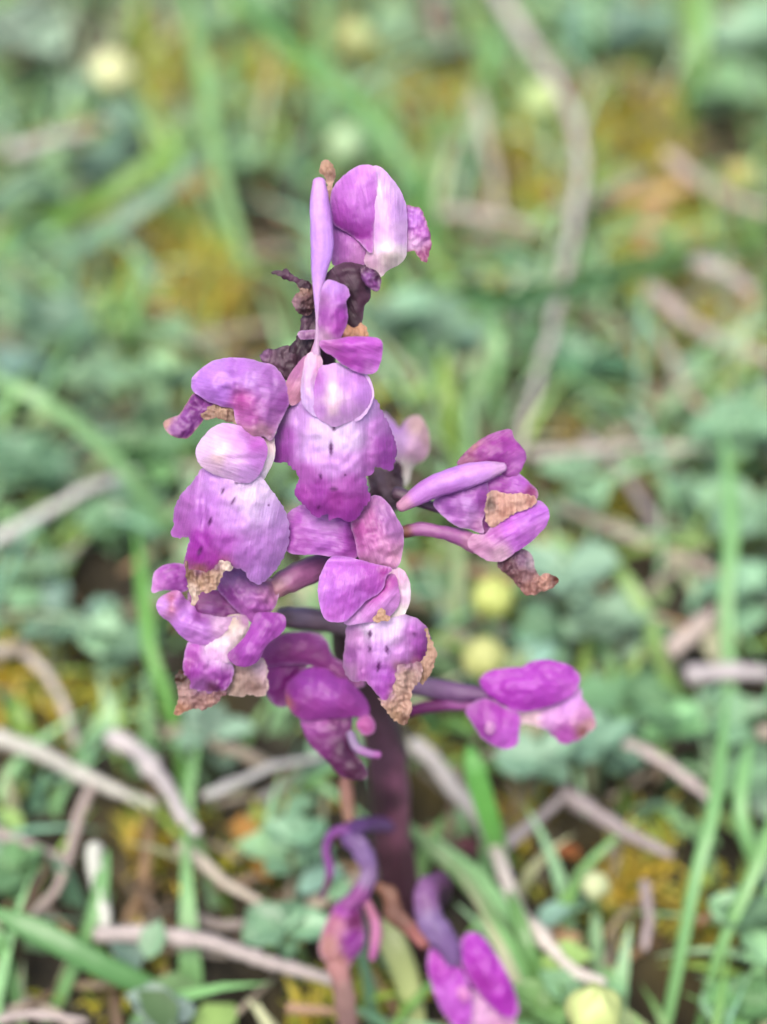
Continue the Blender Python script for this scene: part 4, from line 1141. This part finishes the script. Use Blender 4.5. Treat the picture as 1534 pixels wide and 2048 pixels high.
Df.petal('lip', '381,1284 417,1286 436,1300 455,1319 466,1340 458,1370 433,1383 411,1383 384,1378 374,1366 368,1340 372,1307',
         [(390, 1300, 'A85AB0'), (420, 1300, 'D8B8E2'), (440, 1320, 'D4B0DE'), (390, 1340, '9C4CA8'), (430, 1345, 'AC64B8'), (445, 1360, '8A3E94'), (400, 1370, '8C5A96'), (378, 1330, '9A4A9A'), (425, 1375, '5A3050')],
         z=6, tilt=(0, -.15), dome=(22, 26), wr=(6, 18), jag=3, axis=95)
Df.petal('dried_edge', '351,1355 365,1342 374,1352 382,1374 400,1384 433,1383 456,1371 446,1392 419,1414 386,1417 372,1422 350,1429 358,1398 357,1376', [(358, 1358, '3A2418', .6), (400, 1382, '83507E', .7), (440, 1378, '7A4470', .7), (365, 1390, 'B08A80'), (400, 1395, '8A5C54'), (420, 1405, 'B08274'), (358, 1418, 'B47C54'), (440, 1385, '7A4A48')],
         z=-2, tilt=(0, -.15), dome=(10, 10), wr=(7, 9), mat='dry', step=3.5, jag=2.5)
Df.petal('petal', '513,1228 540,1226 568,1233 566,1261 534,1288 515,1321 489,1332 467,1326 456,1310 470,1296 492,1272 505,1246', [(540, 1245, '984EA4'), (510, 1280, 'A04EAE'), (485, 1310, '984AA6'), (520, 1300, 'A45AB0'), (470, 1315, '84408A')],
         z=34, dome=(22, 26), wr=(4, 24), axis=120, edge=('8A4492', 4, .5))
Df.petal('dried_edge', '464,1330 490,1330 515,1319 530,1324 534,1386 500,1390 472,1391 456,1381', [(490, 1345, 'BC9C90'), (520, 1332, 'C8A8C0'), (500, 1372, '8A685E'), (475, 1385, 'A08878')], z=-20, dome=(10, 14), wr=(6, 14), mat='dry', edge=('C0A89A', 4, .5))
Df.tube('ovary', [(548, 1178, 0, 20), (575, 1162, -10, 25), (610, 1145, -30, 27), (650, 1128, -56, 25), (690, 1120, -90, 20)], [(550, 1175, 'B08090'), (580, 1150, 'A66C9A'), (620, 1150, '9C5E92'), (660, 1125, '8A5080')], ribs=.05, n=18)

# ---- middle flower below the centre
E = Flower(0.2375, 'middle lower flower with a tan withered lip tip', x=740, y=1200)
E.petal('sepal', '574,1033 610,1009 640,1005 690,1015 712,1040 716,1075 717,1108 700,1118 671,1113 637,1108 574,1100', [(590, 1060, 'A65CB4'), (630, 1045, 'B474C8'), (660, 1060, 'B87CC8'), (650, 1095, 'AC68BE'), (700, 1080, '9C50A8'), (690, 1055, 'A85CB4'), (600, 1090, 'A860B4')],
        z=-8, dome=(18, 30), wr=(5, 26), axis=10, edge=('BE86CC', 4, .4), f=lambda x, y, d: bump(x, y, 715, 1085, 14, 40, -16))
E.petal('sepal', '703,1046 720,1026 738,999 756,992 778,1012 795,1040 806,1063 804,1099 795,1131 768,1138 744,1133 720,1118 712,1080', [(740, 1040, 'B070A6'), (770, 1030, 'AC7AB4'), (790, 1060, 'AC78B2'), (740, 1080, 'B06AA8'), (770, 1095, 'BE84B4'), (795, 1110, 'C490B4'), (725, 1060, 'A8589C'), (755, 1125, 'B882B0')],
        z=6, dome=(40, 44), back=24, wr=(8, 22), crease=1.4, soft=.1, axis=70, f=lambda x, y, d: bump(x, y, 757, 1062, 5, 30, -7))
E.petal('throat', '774,1150 788,1136 804,1140 816,1159 820,1184 816,1211 804,1233 782,1243 768,1246 776,1220 790,1198 788,1176', [(800, 1155, 'D0A6C8'), (812, 1180, 'DCC8DC'), (800, 1225, 'E0D6D8'), (785, 1238, 'DCD0D4'), (798, 1195, 'D2B0D4')], z=6, dome=(11, 22), wr=(3, 18))
E.petal('hood', '770,1156 788,1150 796,1176 798,1203 779,1231 752,1240 719,1246 695,1249 690,1240 712,1218 744,1190', [(775, 1170, 'A850A0'), (785, 1190, 'C68CCE'), (770, 1215, 'C690D2'), (740, 1230, 'C88ED4'), (712, 1240, 'CC98D8'), (750, 1195, 'B468B6'), (762, 1178, 'A04898')],
        z=22, dome=(26, 26), wr=(3, 22), axis=130)
E.petal('petal', '746,1239 755,1228 763,1219 770,1226 776,1237 762,1240', [(760, 1232, 'C09468')], z=52, dome=(5, 6), wr=(3, 6), mat='dry', step=3)
E.petal('petal', '637,1176 645,1143 662,1116 686,1114 719,1121 746,1129 782,1137 772,1151 762,1181 735,1198 716,1217 692,1240 670,1243 651,1237 641,1211',
        [(660, 1140, 'BC76D0'), (700, 1150, 'BA74CC'), (745, 1145, 'B060BC'), (770, 1142, 'A2489C'), (660, 1190, 'B46CCC'), (690, 1200, 'B264C4'), (720, 1190, 'AE64C0'), (670, 1230, 'B66CC6'), (645, 1180, 'C488DA'), (735, 1170, 'A857B4')],
        z=42, dome=(30, 40), wr=(5, 30), axis=100, f=lambda x, y, d: bump(x, y, 690, 1122, 50, 8, -10), edge=('C894DC', 5, .5))
E.petal('lip', '697,1245 725,1240 774,1238 804,1231 829,1236 850,1253 860,1277 860,1299 848,1321 823,1331 796,1337 790,1368 782,1389 771,1409 755,1387 733,1362 711,1362 692,1348 687,1321 692,1283',
        [(710, 1270, 'C290C8'), (740, 1258, 'DEC8EC'), (770, 1268, 'DCC4EA'), (795, 1250, 'DEC8EC'), (820, 1260, 'BC7CC8'), (840, 1285, 'A25AAE'), (845, 1310, '8C3C94'), (835, 1325, '96647C', .6), (800, 1333, 'A0788C', .5), (785, 1385, 'A47C90', .5), (805, 1310, 'BE86CC'), (760, 1300, 'CC9EE0'), (730, 1310, 'BE86CA'), (705, 1310, '9E64A8'), (705, 1345, 'B084B4'),
         (750, 1345, 'B470C8'), (770, 1380, 'A052B0'), (775, 1350, 'A85CBC'), (725, 1350, 'A664AE')],
        z=0, tilt=(.1, -.25), dome=(12, 16), wr=(6, 26), jag=3, axis=92, f=lambda x, y, d: -45 * np.clip(np.abs(x - 765) / 85, 0, 1.2) ** 2 - bump(x, y, 757, 1300, 6, 60, 6) - bump(x, y, 728, 1300, 8, 50, 9) + bump(x, y, 745, 1290, 8, 40, 5),
        spots=[(740, 1268, 4, 9, 15), (740, 1298, 3.5, 7, 0), (774, 1299, 4, 9, -10), (757, 1333, 4, 14, 8), (830, 1268, 3, 4, 0)], edge=('B690B0', 4, .3))
E.petal('dried_edge', '853,1258 860,1277 870,1307 866,1330 858,1350 845,1366 840,1360 842,1326 852,1312 856,1290', [(862, 1300, 'B28A68'), (855, 1340, 'B88E70'), (848, 1355, 'A07850')], z=-18, dome=(7, 8), wr=(3, 10), mat='dry', step=3.2)
E.petal('dried_edge', '796,1335 818,1330 842,1328 838,1359 821,1381 822,1417 810,1448 790,1440 771,1420 757,1396 770,1402 783,1389 790,1368', [(815, 1333, 'A06A98', .7), (795, 1345, 'A46AA4', .6), (778, 1390, 'A876A0', .6), (815, 1345, 'A88C74'), (800, 1350, 'C2A488'), (805, 1400, 'B48C74'), (785, 1410, 'B68E72'), (815, 1410, 'C89C80'), (806, 1436, '6A4028', .5), (790, 1430, 'C09870'), (795, 1380, 'B8967E')],
        z=-12, tilt=(0, -.2), dome=(10, 10), wr=(6, 9), mat='dry', step=3.2, jag=2.5, axis=80, f=lambda x, y, d: 6 * np.sin((x + .35 * y) / 6.5))
E.tube('ovary', [(780, 1110, -20, 24), (750, 1090, -50, 22), (720, 1080, -90, 18)], [(770, 1110, 'A66C9A')], ribs=.05)
# ---- pale flower behind at the right
Jb = Flower(0.2600, 'pale flower half hidden behind the central lip', x=810, y=890)
Jb.petal('hood', '765,826 785,842 800,858 815,838 838,832 854,858 858,890 850,915 826,932 816,962 803,972 792,940 775,890', [(800, 880, 'D4AEE2'), (785, 860, 'C89CDE'), (835, 850, 'D2B4B4'), (835, 890, 'DDB6D8'), (808, 950, 'EAE6E2'), (850, 880, 'C8A8B0')], z=0, dome=(40, 40), back=24, wr=(4, 24))
Jb.tube('ovary', [(800, 930, -10, 16), (770, 960, -20, 15), (730, 1010, -30, 14)], [(800, 940, 'B88CB0'), (740, 1000, '7A5070')])
Jb.petal('bract', '736,950 752,935 775,942 790,924 803,930 804,965 800,1000 790,1022 770,1012 745,1000', [(760, 960, '80687A'), (795, 945, '402A3A'), (780, 985, '7E6474'), (750, 985, '6A4A62'), (795, 1005, '54384E')], z=50, dome=(20, 22), wr=(8, 10), mat='dry', back=10,
         f=lambda x, y, d: 6 * np.sin((x * .8 - y * .3) / 4.5), axis=70)

# ---- upper right flower
F = Flower(0.2405, 'upper right flower seen from the side with an orange browned patch', x=980, y=1010)
F.petal('sepal', '916,929 927,911 948,890 976,872 1003,862 1021,860 1027,877 1050,906 1047,926 1036,947 1018,952 990,940 950,936', [(960, 900, '9C529C'), (1000, 880, '923C92'), (1030, 900, '96449A'), (950, 892, 'B48878', .4), (1000, 920, '8E4094'), (1040, 920, 'A662B0'), (930, 915, '86406E')],
        z=8, dome=(20, 26), wr=(4, 24), axis=150, edge=('7A3478', 4, .5))
F.petal('petal', '960,975 985,958 1010,948 1036,948 1060,969 1073,984 1070,1000 1040,1004 1000,1010 985,1040 976,1067 961,1070 956,1020', [(1000, 970, '96469E'), (1040, 968, 'A254B4'), (970, 1030, '7E3686'), (1066, 985, '8A4070'), (970, 1060, '742E74')],
        z=4, dome=(12, 20), wr=(3, 22), axis=20)
F.petal('petal', '868,1006 890,985 925,965 968,952 976,1003 963,1042 966,1066 943,1058 916,1052 893,1036', [(900, 1010, '9A5EAE'), (935, 1010, 'B080C4'), (940, 1040, 'B88AC4'), (920, 1030, 'A86EB8'), (960, 1000, '9A58A8'), (955, 1050, 'A0689C')], z=12, dome=(26, 32), wr=(7, 20), axis=10)
F.tube('spur', [(800, 1014, 30, 11), (825, 998, 32, 17), (860, 977, 34, 23), (900, 962, 34, 25), (940, 950, 32, 25), (980, 940, 30, 18), (1008, 934, 26, 9)],
       [(805, 1010, 'C08CAE'), (840, 990, 'B878CE'), (900, 955, 'C28AE0'), (900, 980, 'AC6CC2'), (960, 940, 'C892E0'), (1005, 935, 'CCA0D4')], flat=.8, wr=.03, n=18, ribs=.02)
F.petal('hood', '970,1070 990,1046 1021,1029 1047,1019 1073,1003 1089,1010 1097,1026 1092,1049 1074,1070 1055,1087 1031,1103 1003,1121 974,1119 953,1106 937,1090 946,1070',
        [(1060, 1030, 'B470CC'), (1085, 1020, 'B470CC'), (1020, 1060, 'B868CC'), (1040, 1085, 'B06AC2'), (990, 1070, 'B06CB4'), (970, 1090, 'C090B8'), (1000, 1105, 'CAA6C0'), (950, 1090, 'B07CA4'), (1075, 1055, 'B878C8')],
        z=16, dome=(32, 42), back=18, wr=(5, 28), crease=1.4, soft=.6, axis=150)
F.petal('dried_edge', '977,984 1010,986 1047,991 1071,996 1069,1008 1036,1023 1010,1036 989,1052 976,1046 970,1029 974,1003', [(1000, 1005, 'D49C84'), (1040, 1003, 'D6A890'), (1062, 1000, 'B87868'), (985, 1010, '7C6A62', .8), (985, 1038, 'C89880'), (1015, 1025, 'C08468')],
        z=26, dome=(6, 10), wr=(6, 12), mat='dry', step=3.6, edge=('D8AC90', 3, .5), f=lambda x, y, d: -bump(x, y, 984, 1008, 8, 12, 12))
F.petal('lip', '998,1122 1021,1106 1047,1100 1062,1112 1068,1133 1078,1151 1099,1149 1117,1159 1109,1172 1081,1182 1073,1188 1052,1187 1034,1169 1019,1151 997,1132', [(1020, 1130, '6C3E4E'), (1045, 1120, '7E5480'), (1060, 1125, 'A898A6', .5), (1050, 1150, '8C5E66'), (1060, 1175, '9C6456'), (1090, 1160, 'C08A72'), (1112, 1160, '5E3026'), (1035, 1155, '7A4A4E')],
        z=-4, dome=(16, 16), wr=(9, 11), mat='dry', jag=3, step=3.6, back=8)
F.tube('ovary', [(806, 1064, -30, 12), (840, 1058, -26, 14), (880, 1064, -20, 14), (920, 1074, -12, 18), (952, 1090, -2, 20)], [(806, 1066, '8C5A4C'), (840, 1058, 'A86AA6'), (900, 1070, '9A5A98'), (950, 1090, 'A8709A')], ribs=.05)
F.tube('bract', [(790, 985, -40, 13), (830, 1000, -34, 12), (890, 1022, -26, 8)], [(800, 990, '5C4458'), (880, 1020, '4A2E50')], mat='stem', ribs=.06)
F.tube('pedicel', [(806, 1064, -30, 12), (770, 1060, -46, 14), (720, 1070, -70, 15)], [(800, 1064, '8C5A4C')], mat='stem')

# ---- lower middle flower, out of focus
Gf = Flower(0.2560, 'deep magenta flower hanging below the middle flower', x=640, y=1370)
Gf.tube('ovary', [(560, 1236, -6, 20), (600, 1236, -10, 23), (640, 1240, -22, 24), (690, 1250, -44, 22)], [(570, 1236, '5E4A58'), (640, 1240, '6A5868'), (600, 1225, '72627A')], mat='stem', ribs=.06)
Gf.petal('sepal', '523,1300 545,1278 570,1268 600,1264 637,1269 653,1283 664,1313 688,1329 729,1367 700,1372 660,1352 615,1328 568,1328 528,1328', [(560, 1290, '8E4486'), (620, 1290, '964A90'), (650, 1310, '863C80'), (540, 1315, '8C3C88'), (700, 1350, '8A4680'), (640, 1275, 'A460A4')], z=22, dome=(24, 24), wr=(4, 22), axis=20)
Gf.petal('petal', '528,1324 568,1318 620,1322 596,1348 578,1370 573,1409 555,1411 538,1394 531,1356', [(550, 1350, '8A2E86'), (590, 1335, '7A2878'), (560, 1395, '82307E')], z=6, dome=(14, 24), wr=(3, 22))
Gf.petal('hood', '572,1378 590,1354 618,1337 653,1340 692,1360 719,1385 735,1409 735,1432 708,1432 678,1434 653,1436 610,1438 580,1418', [(620, 1365, '9C4AAC'), (660, 1380, 'A050AC'), (700, 1400, '9A489C'), (620, 1415, '9A489E'), (590, 1390, '92389A'), (577, 1400, 'B8786E', .3)], z=24, dome=(44, 44), back=22, wr=(4, 28), axis=30)
Gf.petal('lip', '602,1428 653,1428 690,1424 704,1436 699,1491 729,1532 730,1556 686,1553 653,1520 618,1482', [(630, 1445, '9A529C'), (680, 1445, '7C4678'), (640, 1500, '7A3A78'), (690, 1500, '4E2848'), (715, 1545, '4A2440'), (670, 1535, '5A2A54')], z=6, dome=(24, 26), back=10, wr=(5, 24), axis=60, edge=('6A2C64', 3, .1))
Gf.petal('petal', '714,1450 722,1434 738,1432 748,1446 746,1464 728,1468', [(732, 1450, 'C06CAC')], z=24, dome=(14, 14), wr=(1, 14))
Gf.tube('petal', [(700, 1466, 12, 9), (712, 1494, 14, 10), (735, 1506, 16, 9), (758, 1510, 14, 8)], [(705, 1480, '9680A8'), (740, 1508, 'A878B4'), (755, 1510, 'B068B0')])

# ---- right low flower, out of focus
Hf = Flower(0.2590, 'bright magenta flower on a long grey violet stalk at lower right', x=1050, y=1390)
Hf.tube('ovary', [(800, 1366, -60, 18), (850, 1374, -34, 20), (910, 1384, -16, 21), (975, 1392, -6, 16)], [(830, 1366, '94789E'), (900, 1380, '84608E'), (960, 1392, '70487A')], ribs=.05)
Hf.tube('spur', [(945, 1412, -8, 9), (895, 1410, -18, 12), (845, 1416, -34, 13), (815, 1425, -48, 9)], [(930, 1410, '9A4A98'), (850, 1416, '7A2E70')])
Hf.petal('lip', '1033,1432 1067,1419 1110,1404 1144,1387 1159,1376 1166,1400 1184,1423 1189,1452 1173,1468 1150,1483 1124,1486 1108,1472 1096,1461 1067,1449 1036,1445', [(1060, 1437, 'DCC0CC'), (1100, 1435, 'CA98D2'), (1140, 1410, 'C890D8'), (1165, 1430, 'BC84B8'), (1130, 1470, 'A858AA'), (1175, 1450, 'B08890'), (1050, 1445, 'D8BCC8'), (1168, 1462, '805048', .4)],
         z=-10, dome=(24, 30), wr=(6, 24), jag=3)
Hf.petal('petal', '933,1420 958,1401 981,1401 1009,1416 1037,1429 1037,1466 1032,1489 1007,1497 981,1486 962,1471 944,1443', [(960, 1420, 'A04CA8'), (1000, 1440, 'A84CB2'), (1010, 1475, 'B866C6'), (970, 1460, 'A450AE')], z=8, dome=(24, 30), wr=(4, 30))
Hf.petal('hood', '960,1362 980,1343 1018,1337 1044,1335 1067,1324 1096,1321 1132,1330 1155,1346 1158,1363 1141,1390 1103,1408 1061,1420 1032,1420 1004,1405 978,1388', [(990, 1360, 'AC4ABA'), (1050, 1370, 'B04CC0'), (1100, 1350, 'AC4ABA'), (1140, 1355, 'AA4EB8'), (1060, 1405, 'A042AE'), (1020, 1395, 'A844B6'), (1150, 1370, 'B866C4')],
         z=16, dome=(34, 52), back=16, wr=(6, 34), crease=1.6, soft=.7, axis=5)
Hf.petal('dew_fleck', '972,1454 978,1444 986,1448 988,1460 980,1468 973,1464', [(980, 1456, 'BC88BC')], z=30, dome=(5, 6), wr=(0, 9), step=3)

# ---- wilted flower low at the left of the stem
If = Flower(0.2780, 'wilted violet flower drooping left of the stem', x=700, y=1780)
If.tube('ovary', [(785, 1650, -100, 13), (735, 1650, -20, 15), (700, 1668, 22, 19), (726, 1705, 28, 21), (738, 1745, 26, 17), (722, 1785, 22, 18), (690, 1815, 16, 15)], [(700, 1660, '6C4A86'), (730, 1710, '84689E'), (735, 1755, '8C729E'), (715, 1790, '904C90'), (690, 1815, '904690')], ribs=.09, n=24, wr=.13, flat=.7)
If.tube('sepal', [(694, 1660, 20, 14), (664, 1668, 18, 10), (652, 1700, 16, 9), (660, 1740, 12, 9), (652, 1775, 10, 7), (642, 1795, 8, 6)], [(665, 1670, '803E90'), (655, 1720, '8C4A98'), (648, 1785, '6A4260')])
If.petal('lip', '672,1812 700,1790 716,1800 722,1830 728,1870 722,1900 706,1918 690,1940 668,1930 650,1920 640,1900 648,1860', [(690, 1815, 'A04AA8'), (668, 1850, 'A86C84'), (655, 1890, 'B08480'), (680, 1925, 'A87C78'), (705, 1880, '8A3A92'), (712, 1840, '6A2A5A'), (705, 1905, '86448C')], z=8, dome=(24, 22), wr=(6, 20), back=14, mat='petal')
If.tube('petal', [(735, 1806, 14, 9), (752, 1850, 14, 12), (750, 1890, 10, 11), (744, 1918, 6, 7)], [(738, 1810, 'AC6C8C'), (752, 1870, 'C07CA8'), (745, 1912, 'B86CA8')])
If.tube('lip', [(672, 1925, 4, 20), (686, 1970, -6, 20), (694, 2030, -26, 21), (700, 2090, -50, 18)], [(680, 1935, 'B08080'), (695, 1990, '967874'), (700, 2050, '886C6A')], mat='dry', n=20, wr=.14, ribs=.08, flat=.6, label='brown dried lip')
If.tube('sepal', [(690, 1560, -20, 12), (694, 1600, -16, 14), (700, 1645, -8, 12)], [(690, 1560, 'B88878'), (698, 1640, 'A8806A')], mat='dry')
If.tube('bract', [(756, 1772, 20, 10), (780, 1790, 22, 17), (792, 1830, 24, 19), (820, 1856, 24, 15), (850, 1890, 20, 11)], [(770, 1780, '7A5442'), (790, 1830, '78564A'), (845, 1885, 'A86C6A')], mat='dry', n=18, wr=.16, ribs=.08)

# ---- lowest flower right of the stem
Lf = Flower(0.2780, 'lowest flower with two long magenta petals at the bottom', x=910, y=1900)
Lf.tube('ovary', [(880, 1800, -90, 17), (882, 1770, -30, 21), (868, 1770, 0, 23), (852, 1795, 18, 27), (862, 1845, 24, 29), (892, 1885, 24, 26), (908, 1925, 20, 17)], [(890, 1775, '5E3A5E'), (855, 1790, '845A90'), (870, 1850, '80689A'), (900, 1900, '765A90')], ribs=.09, n=24, wr=.12, flat=.7)
Lf.petal('lip', '930,1990 970,1985 1010,2010 1030,2030 1020,2070 960,2080 930,2060', [(960, 2020, 'CDA0CC'), (1000, 2040, 'C090B8')], z=-6, dome=(14, 20), wr=(5, 22))
Lf.petal('petal', '860,1900 880,1902 905,1922 925,1945 938,1975 944,2005 940,2045 915,2056 896,2036 876,2002 858,1945', [(880, 1930, 'A846B0'), (915, 1975, 'AE50BC'), (925, 2030, 'B45CC2'), (890, 2000, 'B262C0')], z=18, dome=(24, 38), wr=(5, 30), crease=1.6, soft=.7, back=10)
Lf.petal('petal', '922,1886 940,1866 962,1872 985,1902 1008,1938 1030,1988 1034,2028 1010,2034 980,2010 950,1975 930,1938', [(945, 1885, 'A844B6'), (980, 1935, 'A840B4'), (1015, 2000, 'A23CAE'), (965, 1960, '98389E')], z=22, dome=(26, 38), wr=(5, 30), crease=1.6, soft=.7, back=10)
Lf.petal('dew_fleck', '916,1984 924,1974 936,1980 938,1996 926,2002', [(926, 1988, 'C07CB8')], z=40, dome=(5, 8), wr=(0, 9), step=3)
